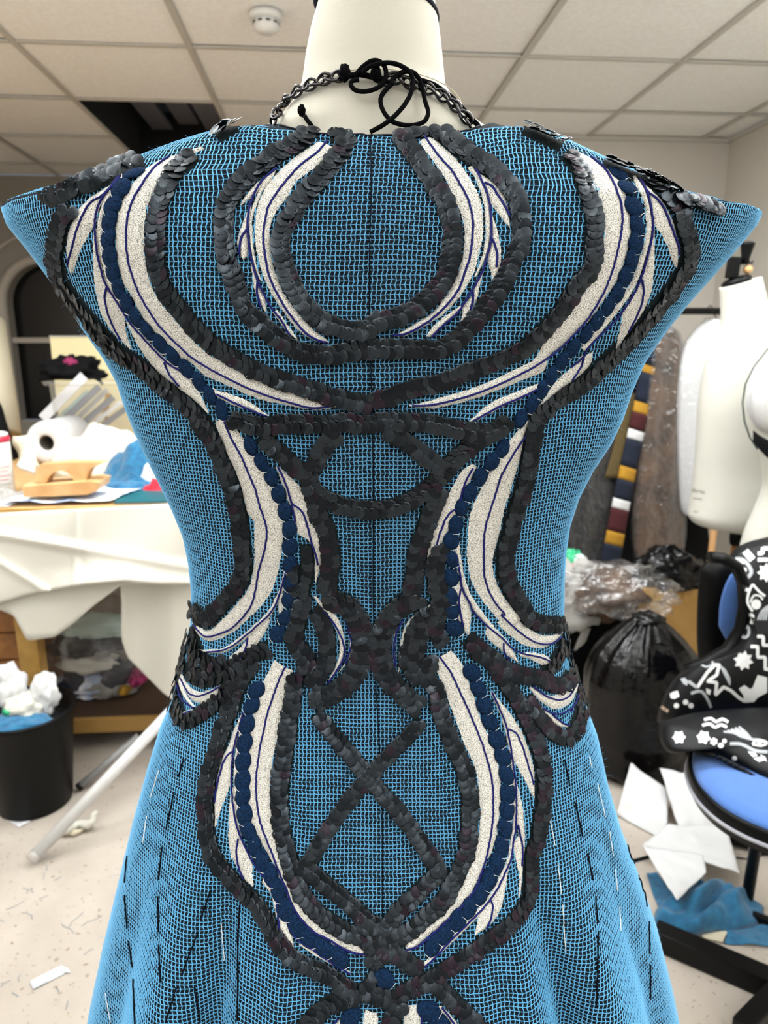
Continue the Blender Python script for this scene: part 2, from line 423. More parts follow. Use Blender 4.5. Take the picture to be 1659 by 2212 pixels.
# ceiling: grid of tiles on T bars, one bay open
QL = [0.13 + 0.603 * k for k in range(-5, 5)]
SL = [2.87 + 0.603 * k for k in range(-11, 5)]
hole = {(i, j) for i in range(len(QL) - 1) for j in range(len(SL) - 1) if abs(QL[i] + 1.076) < .02 and (abs(SL[j] - 3.473) < .02 or abs(SL[j] - 4.076) < .02)}
ceil = thing('ceiling', 'suspended ceiling of square white tiles with one bay left open', None, W(0, 0, CEIL_Z)); tag(ceil, kind='structure')
g = 0.008
tile_me = None
for i in range(len(QL) - 1):
    for j in range(len(SL) - 1):
        if (i, j) in hole: continue
        a0, a1 = max(QL[i], Q0), min(QL[i + 1], Q1); b0, b1 = max(SL[j], S0), min(SL[j + 1], S1)
        if a1 - a0 < .03 or b1 - b0 < .03: continue
        full = abs(a1 - a0 - .603) < 1e-6 and abs(b1 - b0 - .603) < 1e-6
        if full and tile_me is not None:
            o = link('ceiling_tile', tile_me, ceil)
        else:
            m_ = MB().box((0, 0, .012), (a1 - a0 - 2 * g, b1 - b0 - 2 * g, .016), None, .002)
            o = m_.build('ceiling_tile', M['ceil'], ceil, False)
            if full: tile_me = o.data
        o.matrix_parent_inverse = Matrix.Identity(4); o.parent = ceil
        o.location = W((a0 + a1) / 2, (b0 + b1) / 2, CEIL_Z) - ceil.location + Vector((0, 0, 0.002 * ((i * 7 + j * 3) % 3)))
        o.rotation_euler = (0, 0, TH)
for i, q in enumerate(QL):
    if Q0 < q < Q1: MB().box(W(q, (S0 + S1) / 2, CEIL_Z - .001), (.022, S1 - S0, .006), ROOM).build('ceiling_bar', M['tbar'], ceil, False)
for j, s in enumerate(SL):
    for i in range(len(QL) - 1):
        if S0 < s < S1 and not (abs(s - 4.076) < .02 and abs(QL[i] + 1.076) < .02):
            a0, a1 = max(QL[i], Q0), min(QL[i + 1], Q1)
            if a1 - a0 > .05: MB().box(W((a0 + a1) / 2, s, CEIL_Z - .0005), (a1 - a0 - .022, .02, .005), ROOM).build('ceiling_bar', M['tbar'], ceil, False)
# the slab above, and the dark void seen through the open bay
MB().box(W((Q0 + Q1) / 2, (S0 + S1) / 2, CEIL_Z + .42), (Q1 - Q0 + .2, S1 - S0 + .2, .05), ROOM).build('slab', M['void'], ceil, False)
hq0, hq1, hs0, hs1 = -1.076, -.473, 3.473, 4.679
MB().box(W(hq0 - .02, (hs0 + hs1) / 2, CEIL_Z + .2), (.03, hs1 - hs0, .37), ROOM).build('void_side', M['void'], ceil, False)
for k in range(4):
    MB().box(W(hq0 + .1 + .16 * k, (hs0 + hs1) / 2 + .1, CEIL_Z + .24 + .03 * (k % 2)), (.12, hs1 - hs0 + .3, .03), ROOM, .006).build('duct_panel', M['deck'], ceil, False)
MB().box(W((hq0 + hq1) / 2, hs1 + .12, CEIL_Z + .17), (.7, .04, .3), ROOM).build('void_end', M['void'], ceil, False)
# trims where the ceiling meets the walls
tag(MB().box(W((QR + Q1) / 2, SR - .008, CEIL_Z - .008), (Q1 - QR, .016, .02), ROOM).build('trim_1', M['tbar'], None, False), kind='structure')
tag(MB().box(W(Q1 - .008, (S0 + SR) / 2, CEIL_Z - .008), (.016, SR - S0, .02), ROOM).build('trim_2', M['tbar'], None, False), kind='structure')

# unseen luminaires, added out of the frame to brighten the ceiling and far wall
M['lamp'] = mat('added_lamp_diffuser', (250, 248, 240), 0.5, emit=((255, 250, 240), 1.5))
ADDED_LAMP_LABELS = ['hanging uplighter nearest the photographer on the left', 'hanging uplighter nearest the photographer on the right', 'hanging uplighter by the near wall on the left', 'hanging uplighter by the near wall on the right',
               'flush ceiling panel over the left part of the cutting table', 'flush ceiling panel over the right end of the cutting table', 'flush ceiling panel in front of the garment rail', 'flush ceiling panel close to the right wall', 'hanging uplighter left above the blue dress', 'hanging uplighter right above the blue dress']
for k, (q, s, drop, pd, pu) in enumerate(ADDED_LAMPS):
    c_ = W(q, s, CEIL_Z - drop)
    L = thing('added_luminaire', 'added square white ' + ADDED_LAMP_LABELS[k], 'light', c_, 'added luminaires')
    MB().box(c_ + Vector((0, 0, .012)), (.56, .56, .02), ROOM, .004).build('housing', M['plastic_w'], L, False)
    MB().box(c_ + Vector((0, 0, .001)), (.54, .54, .006), ROOM).build('diffuser', M['lamp'], L, False)
    if drop > .1:
        for a, b_ in ((-.2, -.2), (.2, .2)): MB().tube([W(q + a, s + b_, CEIL_Z - drop + .02), W(q + a, s + b_, CEIL_Z)], .002, 6).build('hanger', M['tbar'], L)
    for up, pw_ in ((False, pd), (True, pu)):
        if pw_ <= 0: continue
        ld = bpy.data.lights.new('added_lamp', 'AREA'); ld.shape = 'SQUARE'; ld.size = .54; ld.energy = ADDED_LAMP_POWER * pw_
        ld.color = (0.955, 0.98, 1.0)
        lo = bpy.data.objects.new('added_lamp', ld); scene.collection.objects.link(lo)
        lo.location = c_ + Vector((0, 0, .03 if up else -.008)); lo.rotation_euler = (math.pi if up else 0, 0, TH)

# smoke detector
dc = PZ(574, 30, CEIL_Z); 
det = thing('smoke_detector', 'round white smoke detector on the ceiling tile', 'detector', dc)
MB().lathe(dc, [(.052, 0.0), (.052, -.012), (.049, -.018)], 32).build('base', M['plastic_w'], det)
MB().lathe(dc, [(.040, -.018), (.042, -.034), (.038, -.046), (.026, -.054), (.004, -.056)], 32).build('head', M['plastic_w'], det)
for k in range(10):
    a = 2 * math.pi * k / 10
    MB().box(dc + Vector((.0405 * math.cos(a), .0405 * math.sin(a), -.030)), (.004, .014, .006), rotz(a)).build('slot', M['grill'], det, False)
# ================================================================== left side: cutting table and what lies on and under it
def quad_sheet(name, pts, m, parent=None, nu=14, nv=14, amp=.006, freq=9, seed=0, th=.0012, zf=None):
    """crumpled sheet spanned by four world points (a,b,c,d round the edge)"""
    a, b, c_, d = [Vector(p) for p in pts]; off = Vector((seed * 5.1, seed * 2.3, 0))
    def fn(u, v):
        p = (a * (1 - u) + b * u) * (1 - v) + (d * (1 - u) + c_ * u) * v
        h = amp * (mnoise.noise(p * freq + off) + .6 * (1 - 2 * abs(mnoise.noise(p * freq * 1.7 + off * 2))))
        p = p + Vector((0, 0, abs(h) + (zf(u, v) if zf else 0)))
        return p
    return MB().slab(fn, nu, nv, (0, 0, th)).build(name, m, parent)

TZ = .90
def T(u, v, z=TZ): return PZ(u, v, z)
TS0, TS1, TQ0, TQ1 = 2.10, 3.75, -2.35, -0.28
cut = thing('cutting_table', 'long wooden cutting table along the left with a golden front edge', 'table', W(-1.2, 2.6, 0))
MB().box(W((TQ0 + TQ1) / 2, (TS0 + TS1) / 2, TZ - .018), (TQ1 - TQ0, TS1 - TS0, .036), ROOM, .004).build('table_top', M['beech'], cut, False)
MB().box(W((TQ0 + TQ1) / 2, TS0 - .006, TZ - .020), (TQ1 - TQ0 + .01, .014, .042), ROOM, .003).build('edge_strip', M['wood_y'], cut, False)
lq = PS(75, 1450, 2.22); lq = lq.x * math.cos(TH) + lq.y * math.sin(TH)
for q, s in ((lq, 2.22), (TQ1 - .1, 2.22), (lq - .85, 2.22), (lq, 3.6), (TQ1 - .1, 3.6)):
    MB().box(W(q, s, (TZ - .037) / 2), (.062, .062, TZ - .037), ROOM, .004).build('leg', M['wood_y'], cut, False)
MB().box(W((TQ0 + TQ1) / 2, 2.75, .105), (TQ1 - TQ0 - .05, 1.0, .03), ROOM, .003).build('lower_shelf', mat('shaded_shelf', (58, 42, 28), .6), cut, False)  # shelf coloured dark for the shadow under the table
MB().box(W((TQ0 + TQ1) / 2, 2.245, .105), (TQ1 - TQ0 - .05, .02, .05), ROOM, .003).build('shelf_rail', mat('shelf_rail_wood', (140, 108, 56), .5), cut, False)

# calico hanging over the front edge
def hang(u, v, s): return PS(u, v, s)
top_l = [(-150, 1112), (0, 1108), (100, 1102), (200, 1098), (300, 1092), (400, 1086), (520, 1080)]
hem_l = [(-150, 1322), (0, 1302), (60, 1284), (170, 1264), (270, 1255), (340, 1262), (420, 1262), (520, 1255)]
def curve_at(tab, u):
    P = np.array(tab, float); return float(np.interp(u, P[:, 0], P[:, 1]))
def drape(u, v):
    px = -150 + 670 * u; y0, y1 = curve_at(top_l, px), curve_at(hem_l, px)
    yy = y0 + (y1 - y0) * v
    fold = .012 * v * math.sin(px * .021 + 2.2 * v) + .02 * v ** 2 * mnoise.noise(Vector((px * .006, v * 1.5, 1.0))) * 2
    crease = .022 * max(0, 1 - abs((yy - (1155 + .17 * px)) / 14)) * (1 if px < 190 else .4) + .016 * max(0, 1 - abs(px - 165) / 8) + .014 * max(0, 1 - abs((yy - (1215 + .62 * (px - 0))) / 12)) * (px < 110)
    return hang(px, yy, TS0 - .020 - .035 * v - fold - crease)
cal = thing('calico_cloth', 'cream calico length hanging in soft folds over the table front edge', 'cloth', W(-1.2, TS0 - .03, TZ))
MB().slab(drape, 90, 26, (0, .0015, 0)).build('front_fall', M['calico'], cal)
def drape2(u, v):
    px = -160 + 640 * u
    tabb = [(-160, 1330), (0, 1318), (30, 1330), (58, 1384), (118, 1376), (160, 1345), (200, 1310), (260, 1265), (300, 1262), (480, 1262)]
    y0, y1 = 1200, curve_at(tabb, px)
    return hang(px, y0 + (y1 - y0) * v, TS0 - .012 - .01 * v - .008 * math.sin(px * .03) * v)
MB().slab(drape2, 80, 12, (0, .0015, 0)).build('under_layer', M['calico'], cal)
def drape3(u, v):
    y = 1250 + (1545 - 1250) * v
    xl = np.interp(y, [1250, 1300, 1380, 1420, 1465, 1500, 1545], [258, 262, 262, 275, 320, 355, 420]); xr = 520
    px = xl + (xr - xl) * u
    return hang(px, y, TS0 + .015 + .02 * math.sin(px * .045 + v) * (1 - .3 * v) + .02 * v)
MB().slab(drape3, 40, 24, (0, .0015, 0)).build('side_fall', M['calico'], cal)

# things on the table ------------------------------------------------
def frame_q(p): return rotz(TH)
rc = PS(100, 955, 2.86); rc.z = TZ + .088
roll = thing('paper_roll', 'white roll of tissue paper with a dark hollow core lying on the table', 'roll', rc)
ax = rotz(TH - .12) @ Vector((0, 1, 0)); sx = rotz(TH - .12) @ Vector((1, 0, 0))
def ringp(c_, r, k, n=40): return c_ + sx * r * math.cos(2 * math.pi * k / n) + Vector((0, 0, 1)) * r * math.sin(2 * math.pi * k / n)
MB().loft([[ringp(rc + ax * t, r, k) for k in range(40)] for r, t in ((.030, .22), (.030, .0), (.035, -.004), (.068, -.003), (.083, .004), (.086, .02), (.086, .22), (.030, .22))], False, False).build('sheet_roll', M['white'], roll)
MB().loft([[ringp(rc + ax * t, .0298, k) for k in range(40)] for t in (.21, .003)], True, False).build('core', mat('core_grey', (92, 86, 76), .9), roll)
hp1 = heap(W(-.84, 2.64, TZ), .19, .12, .215, 4, 5.0, .2).build('calico_heap', M['calico'])
tag(hp1, 'heap of crumpled cream calico behind the wooden pressing block', 'fabric')
hp2 = heap(W(-1.30, 2.56, TZ), .10, .09, .20, 9, 5.0).build('calico_heap', M['calico_d'])
tag(hp2, 'crumpled cream calico bundle beside the white paper roll at the left', 'fabric')
flap = thing('calico_offcut', 'folded triangular cream calico offcut in front of the paper roll', 'fabric', T(60, 1022))
def fl_(u, v):
    a, b, c_, d = PS(28, 942, 2.36), PS(70, 938, 2.38), PS(86, 1010, 2.30), PS(40, 1004, 2.32)
    p = (a * (1 - u) + b * u) * (1 - v) + (d * (1 - u) + c_ * u) * v
    return p + Vector((0, -.02 * math.sin(3.1 * u) - .012 * math.sin(7 * v + 3 * u), 0))
MB().slab(fl_, 12, 12, (0, .002, 0)).build('upper_fold', M['calico_d'], flap)
def fl2(u, v):
    a, b, c_, d = PS(66, 955, 2.30), PS(78, 940, 2.32), PS(84, 1012, 2.27), PS(72, 1026, 2.26)
    e = PS(34, 1006, 2.28)
    p = (a * (1 - u) + b * u) * (1 - v) + (e * (1 - u) + d * u) * v
    return p + Vector((0, -.008 * math.sin(5 * u), 0))
MB().slab(fl2, 12, 12, (0, .002, 0)).build('lower_fold', M['calico'], flap)
# white tub with a red lid band and lines of red print
tc_ = PS(-12, 1000, 2.28); tc_.z = TZ
tub = thing('white_tub', 'white plastic tub with red band and red printed lines on the table', 'tub', tc_)
zt = PS(0, 938, 2.28).z
MB().lathe(tc_, [(.046, 0), (.050, .004), (.051, zt - TZ - .024), (.05, zt - TZ - .022)], 36).build('body', M['plastic_w'], tub)
MB().lathe(tc_ + Vector((0, 0, zt - TZ - .022)), [(.052, 0), (.053, .003), (.053, .012), (.050, .016)], 36).build('red_band', mat('tub_red', (178, 36, 62), .4), tub)
MB().lathe(tc_ + Vector((0, 0, zt - TZ - .006)), [(.048, 0), (.048, .008), (.040, .012)], 36).build('lid', M['plastic_w'], tub)
for k in range(7):
    z = TZ + .018 + .0135 * k; a0 = -1.25
    pts = [tc_ + Vector((.0515 * math.cos(a0 + .1 * j), .0515 * math.sin(a0 + .1 * j), z - TZ)) for j in range(10 if k % 2 else 12)]
    MB().tube(pts, .0016, 4, flat=.3).build('print_line', M['red_print'] if k > 2 else M['ink'], tub)
# wooden pressing block: a board on an arched stand over a plank base
def prism(name, prof, s0, s1, m, parent):
    """profile in picture pixels on the plane s0, pushed back to s1"""
    A = [PS(u, v, s0) for u, v in prof]; dv = W(0, 1, 0) * (s1 - s0); n_ = len(A)
    mb = MB(); mb.add(A + [p + dv for p in A], [tuple(range(n_))[::-1], tuple(n_ + i for i in range(n_))] + [(i, (i + 1) % n_, n_ + (i + 1) % n_, n_ + i) for i in range(n_)])
    return auto_smooth(mb.build(name, m, parent), 30)
pb = thing('pressing_block', 'beech tailor pressing block with an arched cut-out on a plank base', 'wooden block', T(130, 1070))
arch = [(72, 1042)] + [(100, 1043), (102, 1036), (107, 1028), (114, 1022), (124, 1018), (133, 1017), (143, 1020), (151, 1025), (157, 1033), (160, 1041)] + [(184, 1040), (190, 1022), (196, 1012), (226, 999), (150, 999), (86, 1004)]
prism('arched_stand', arch, 2.16, 2.21, M['beech'], pb)
prism('plank_base', [(47, 1051), (120, 1046), (196, 1040), (214, 1043), (210, 1060), (190, 1068), (120, 1072), (52, 1074)], 2.13, 2.25, M['beech'], pb)
# grey cloth and papers in front
gc = heap(Vector((PS(20, 1050, 2.2).x, PS(20, 1050, 2.2).y, TZ)), .06, .05, .05, 3, 4.0).build('grey_cloth', M['sacking']); tag(gc, 'folded pale grey cloth in front of the white tub', 'cloth')
p1 = quad_sheet('paper_pattern', [W(-1.55, 2.12, TZ + .003), W(-.95, 2.11, TZ + .003), W(-.93, 2.22, TZ + .004), W(-1.55, 2.25, TZ + .004)], M['paper'], amp=.004, seed=2); tag(p1, 'white paper pattern sheets lying along the front edge of the table', 'paper')
p2 = quad_sheet('printed_leaflet', [W(-.98, 2.115, TZ + .010), W(-.66, 2.125, TZ + .010), W(-.60, 2.34, TZ + .012), W(-.88, 2.32, TZ + .012)], M['lilac'], amp=.010, seed=5); tag(p2, 'pale blue printed leaflet curling over the front edge of the table', 'paper')
gd = PS(0, 0, 1)
stk = MB().box(PS(222, 1078, 2.17), (.030, .002, .016), ROOM, .0008).build('sticker', mat('pale_green', (190, 226, 190), .6), p2, False)
# blue wool heap and scraps
bh = heap(Vector((PS(310, 985, 2.5).x, PS(310, 985, 2.5).y, TZ)), .15, .10, .17, 14, 5.5).build('blue_wool_heap', M['teal']); tag(bh, 'heap of teal blue wool on the table beside the dress', 'fabric')
bf = heap(Vector((PS(275, 1030, 2.34).x, PS(275, 1030, 2.34).y, TZ)), .105, .05, .065, 6, 4.0).build('blue_wool_offcut', M['teal']); tag(bf, 'flat teal blue wool offcut in front of the taller wool heap', 'fabric')
ws = heap(Vector((PS(335, 1030, 2.42).x, PS(335, 1030, 2.42).y, TZ)), .06, .04, .09, 8, 4.0).build('white_scrap', M['white']); tag(ws, 'white fabric scrap above the red one beside the dress', 'fabric')
rs_ = heap(Vector((PS(345, 1045, 2.30).x, PS(345, 1045, 2.30).y, TZ)), .05, .035, .055, 12, 4.0).build('red_scrap', M['red']); tag(rs_, 'bright red fabric scrap at the table front beside the dress', 'fabric')
bk = thing('teal_folder', 'dark teal folder lying flat at the table front', 'folder', W(-.52, 2.2, TZ))
MB().box(W(-.50, 2.22, TZ + .008), (.30, .20, .006), ROOM, .002).build('cover', mat('teal_card', (10, 86, 96), .5), bk, False)
MB().box(W(-.50, 2.22, TZ + .003), (.29, .19, .004), ROOM).build('sheets', M['paper'], bk, False)
dk = heap(W(-1.42, 3.02, TZ), .13, .11, .40, 21, 4.5).build('black_fabric_heap', M['coat']); tag(dk, 'black fabric heap on the table left of the plastic crate', 'fabric')
# translucent crate with strips
cs0 = 3.10
crate = thing('plastic_crate', 'translucent plastic crate of fabric strips at the back of the table', 'crate', PS(190, 960, cs0))
L0, R0 = PS(98, 825, cs0), PS(295, 820, cs0); zr_ = L0.z; wq = (R0 - L0).length; mid = (L0 + R0) / 2
cq = mid.x * math.cos(TH) + mid.y * math.sin(TH); dp = .30
def rrect(wx, wy, z, r=.04, n=6):
    P = []
    for cx_, cy_, a0 in ((wx / 2 - r, wy / 2 - r, 0), (-wx / 2 + r, wy / 2 - r, 90), (-wx / 2 + r, -wy / 2 + r, 180), (wx / 2 - r, -wy / 2 + r, 270)):
        for k in range(n + 1):
            a = math.radians(a0 + 90 * k / n); P.append(W(cq + cx_ + r * math.cos(a), cs0 + dp / 2 + cy_ + r * math.sin(a), z))
    return P
MB().loft([rrect(wq * .90, dp * .9, TZ + .004), rrect(wq * .92, dp * .92, TZ + .02), rrect(wq, dp, zr_ - .012)], True, False).build('tub_wall', M['clear_g'], crate)
MB().loft([rrect(wq, dp, zr_ - .016), rrect(wq + .03, dp + .03, zr_ - .016), rrect(wq + .04, dp + .04, zr_), rrect(wq - .004, dp - .004, zr_ + .002)], False, False).build('rim', M['clear_g'], crate)
stripspec = [((92, 905), (182, 812), 20, 'white', 'white'), ((120, 925), (215, 835), 14, 'grey_strip', 'dark grey'), ((140, 930), (232, 842), 10, 'sacking', 'pale grey'), ((158, 932), (245, 858), 13, 'grey_strip', 'mid grey'), ((175, 935), (262, 868), 9, 'white', 'narrow white'), ((200, 935), (275, 880), 12, 'grey_strip', 'short dark grey'), ((112, 915), (190, 845), 8, 'mint', 'pale green'), ((225, 905), (235, 850), 12, 'ochre', 'yellow')]
for k, (a, b, w_, mk, nm) in enumerate(stripspec):
    pa, pb_ = PS(a[0], a[1], cs0 + .05 + .018 * k), PS(b[0], b[1], cs0 + .05 + .018 * k); pa.z = max(pa.z, TZ + .012)
    t_ = (pb_ - pa); L_ = t_.length; t_.normalize(); b_ = Vector((0, 1, 0)).cross(t_).normalized()
    R_ = Matrix((b_, t_.cross(b_) * -1, t_)).transposed()
    o = MB().box((pa + pb_) / 2, (w_ * 3.2 / F_PX, .006, L_), R_, .002).build('fabric_strip', M[mk], None, False); tag(o, f'{nm} fabric strip standing slanted in the plastic crate', 'fabric strip', 'strips in the plastic crate')
bt = thing('black_garment', 'black garment with a magenta patch heaped on top of the plastic crate', 'garment', PS(150, 815, cs0 + .15))
MB().blob(PS(155, 806, cs0 + .16), (.13, .09, .065), .45, 2.6, 17, 40, 22, zr_ + .004, .3).build('folds', M['coat'], bt)
MB().blob(PS(152, 783, cs0 + .12), (.030, .022, .022), .4, 2.5, 5, 24, 14).build('magenta_patch', M['plum'], bt)
MB().tube([PS(u, v, cs0 + .12) for u, v in ((165, 800), (190, 806), (212, 818), (222, 830))], [.014, .012, .010, .006], 8).build('strap', M['coat'], bt)
# cream board and cream roll
cb = thing('cream_board', 'large cream card board standing behind the plastic crate', 'board', PS(180, 900, 3.66))
x0, x1 = PS(108, 725, 3.66), PS(330, 725, 3.66)
MB().box(Vector(((x0.x + x1.x) / 2, (x0.y + x1.y) / 2, (TZ + x0.z) / 2)), ((x1 - x0).length, .012, x0.z - TZ - .002), ROOM, .002).build('card', mat('cream_card', (232, 222, 176), .8), cb, False)
MB().box(Vector(((x0.x + x1.x) / 2, (x0.y + x1.y) / 2 - .008, x0.z - .004)), ((x1 - x0).length, .006, .006), ROOM).build('folded_edge', M['calico'], cb, False)
cr = thing('fabric_bolt', 'tall cream fabric bolt leaning at the far left of the table', 'fabric', W(-1.72, 3.2, TZ))
A_, B_ = PS(14, 905, 3.2), PS(-14, 690, 3.38); A_.z = TZ + .09
MB().tube([A_, A_ * .6 + B_ * .4, B_], [.085, .082, .074], 24, flat=.5).build('wound_cloth', M['calico_d'], cr)
MB().tube([B_, B_ + (B_ - A_).normalized() * .03], .018, 14).build('core', M['tan'], cr)

# under the table ------------------------------------------------------
SH = .1215
wc = thing('wooden_crate', 'brown wooden crate on the shelf under the table at the left', 'crate', PS(5, 1500, 2.4))
c0 = PS(-60, 1305, 2.33); c1 = PS(36, 1305, 2.33)
cqm = ((c0 + c1) / 2); hz = c1.z - SH
for k in range(4):
    MB().box(Vector((cqm.x, cqm.y, SH + hz * (k + .5) / 4)), ((c1 - c0).length, .018, hz / 4 - .006), ROOM, .003).build('slat', M['oak'], wc, False)
for sx_ in (-1, 1):
    MB().box(Vector((cqm.x + sx_ * (c1 - c0).length * .46, cqm.y + .14, SH + hz / 2)), (.018, .26, hz), ROOM, .003).build('side_board', M['oak'], wc, False)
MB().box(Vector((cqm.x, cqm.y + .14, SH + .010)), ((c1 - c0).length * .98, .26, .014), ROOM).build('bottom_board', M['oak'], wc, False)
bag = thing('clear_bag', 'large clear plastic bag of mixed fabrics under the cutting table', 'plastic bag', PS(215, 1570, 2.42))
bc = PS(222, 1460, 2.42)
MB().blob(Vector((bc.x, bc.y + .03, SH + .20)), (.195, .13, .215), .18, 2.4, 31, 56, 30, SH + .001, .10).build('film', M['clear'], bag)
for (u, v, rx, rz, mk, nm) in [(205, 1352, .12, .045, 'mint', 'pale mint cloth at the top of the clear bag'), (165, 1392, .085, .045, 'coat_g', 'charcoal cloth near the top of the clear bag'), (245, 1382, .075, .035, 'coat_g', 'charcoal strip at the right of the clear bag'), (190, 1430, .10, .030, 'calico', 'cream cloth in the middle of the clear bag'), (255, 1455, .06, .05, 'navy', 'navy cloth at the right of the clear bag'), (165, 1475, .05, .05, 'navy', 'navy cloth at the left of the clear bag'),
                              (215, 1495, .12, .045, 'sacking', 'pale grey cloth low in the clear bag'), (275, 1482, .030, .028, 'ochre', 'small ochre cloth in the clear bag'), (300, 1460, .03, .03, 'plum', 'small magenta cloth at the right of the clear bag'), (200, 1540, .13, .045, 'lilac', 'pale blue printed cloth at the bottom of the clear bag')]:
    p = PS(u, v, 2.44); p.z = max(p.z, SH + .03)
    o = MB().blob(p, (rx, .06, rz), .3, 2.0, u, 36, 22, SH + .004, .15).build('bundled_cloth', M[mk]); tag(o, nm, 'fabric', 'cloths in the clear bag')

# waste bin
bcn = PZ(78, 1728); 
bin_ = thing('waste_bin', 'round black waste bin full of scraps in front of the table', 'bin', bcn)
hb = .315
MB().lathe(bcn, [(.100, 0), (.106, .004), (.136, hb - .012), (.141, hb - .008), (.141, hb), (.134, hb), (.103, .012), (.02, .010)], 56).build('body', M['black'], bin_)
MB().lathe(bcn, [(.1365, hb - .014), (.143, hb - .012), (.144, hb - .001), (.139, hb + .002), (.135, hb - .003)], 56, cap0=False, cap1=False).build('rim', M['black'], bin_)
def inbin(dx, dy, z, rad, mk, seed, name, label, amp=.3, cat='scrap'):
    o = MB().blob(bcn + Vector((dx, dy, z)), rad, amp, 2.0, seed, 40, 24, None, .12).build(name, M[mk]); tag(o, label, cat, 'scraps in the waste bin'); return o
inbin(-.045, .02, hb + .045, (.045, .045, .085), 'white', 41, 'tissue_scrap', 'tall white tissue scrap at the left in the black bin')
inbin(.055, .025, hb + .03, (.038, .04, .065), 'white', 43, 'tissue_scrap', 'rounded white tissue scrap at the right in the black bin')
inbin(.005, -.01, hb + .01, (.055, .045, .04), 'calico', 44, 'calico_scrap', 'crumpled cream calico scrap in the middle of the black bin')
inbin(.0, -.055, hb - .02, (.10, .05, .024), 'teal', 45, 'wool_scrap', 'teal blue wool scrap along the front rim of the black bin')
inbin(-.02, -.045, hb + .012, (.018, .014, .012), 'green', 46, 'green_wrapper', 'small green plastic wrapper in the black bin', cat='wrapper')
inbin(-.105, .0, hb + .02, (.035, .05, .05), 'coat', 47, 'black_scrap', 'rounded black scrap at the left rim of the black bin')
inbin(0, .01, hb - .075, (.115, .115, .05), 'coat_g', 48, 'grey_lining', 'charcoal lining scraps filling the black bin', .12)

# poles, floor litter
A_, B_ = PZ(66, 1858, .018), PY(470, 1430, 2.02)
p_ = thing('white_pole', 'long white pole leaning from the floor up behind the dress', 'pole', A_)
MB().tube([A_ + (B_ - A_) * .03, B_], .0165, 20).build('tube', M['pole'], p_)
MB().tube([A_, A_ + (B_ - A_) * .032], .0175, 20).build('end_cap', M['clear_g'], p_)
A_, B_ = PZ(168, 1702, .014), PY(300, 1590, 2.06)
p_ = thing('grey_pole', 'thinner grey pole behind the white leaning pole', 'pole', A_)
MB().tube([A_ + (B_ - A_) * .05, B_], .012, 16).build('tube', M['pole_g'], p_); MB().tube([A_, A_ + (B_ - A_) * .06], .0125, 16).build('end_cap', M['black'], p_)
sc = thing('twisted_scrap', 'twisted cream fabric scrap on the floor behind the white pole', 'scrap', PZ(170, 1785))
MB().tube([PZ(u, v, z) for u, v, z in ((130, 1802, .012), (150, 1790, .02), (172, 1780, .014), (190, 1782, .022), (203, 1772, .03), (203, 1758, .045), (210, 1752, .05))], [.006, .016, .012, .014, .010, .009, .005], 10).build('knot', M['calico'], sc)
MB().tube([PZ(u, v, z) for u, v, z in ((138, 1798, .006), (160, 1800, .01), (185, 1790, .008))], [.004, .009, .003], 8).build('tail', M['calico_d'], sc)
o = quad_sheet('paper_scrap', [PZ(8, 1768, .001), PZ(40, 1788, .001), PZ(66, 1776, .001), PZ(30, 1752, .001)], M['paper'], amp=.003, seed=3, nu=6, nv=6); tag(o, 'white paper scrap sticking out under the black bin', 'paper')
tp_ = thing('paper_strip', 'torn white paper strip lying on the floor at the lower left', 'paper', PZ(108, 2115))
quad_sheet('strip', [PZ(64, 2122, .001), PZ(72, 2139, .001), PZ(140, 2104, .001), PZ(133, 2086, .001)], M['paper'], tp_, 10, 4, .003, seed=4)
quad_sheet('torn_end', [PZ(130, 2088, .001), PZ(136, 2102, .001), PZ(153, 2103, .001), PZ(146, 2093, .001)], M['paper'], tp_, 6, 4, .004, seed=6)
quad_sheet('grey_print', [PZ(68, 2122, .004), PZ(75, 2134, .004), PZ(104, 2119, .004), PZ(100, 2112, .004)], mat('print_tint', (190, 210, 216), .7), tp_, 6, 4, .002, seed=7)
rl = random.Random(11)
def thread_bits(name, label, m, spec):
    mb = MB()
    for (u, v, n, L_) in spec:
        for _ in range((n + 1) // 2):
            p = PZ(u + rl.gauss(0, 26), v + rl.gauss(0, 18), .002); a = rl.uniform(0, 6.28); pts = []
            for k in range(4):
                pts.append(p.copy()); a += rl.uniform(-.7, .7); p = p + Vector((math.cos(a), math.sin(a), 0)) * L_ / 4
            mb.tube(pts, .00045, 4)
    o = mb.build(name, m); tag(o, label, 'lint', kind='stuff')
thread_bits('thread_litter', 'blue thread ends and lint littering the beige floor', M['teal'], [(15, 1970, 9, .06), (100, 1880, 7, .03), (175, 2010, 5, .07), (60, 1900, 5, .03), (130, 2190, 4, .03), (20, 2140, 5, .03), (190, 2060, 4, .03)])
thread_bits('lint_litter', 'dark brown lint flecks littering the beige floor', mat('lint_brown', (92, 76, 60), .9), [(40, 1860, 4, .008), (100, 1850, 5, .008), (180, 1900, 4, .007), (60, 1960, 5, .008), (150, 2000, 5, .007), (70, 2060, 5, .008), (30, 2100, 4, .006), (140, 2130, 4, .008), (60, 2190, 4, .006), (1480, 2190, 4, .008), (1560, 2160, 5, .009), (1530, 2130, 4, .008), (1400, 1850, 3, .008)])
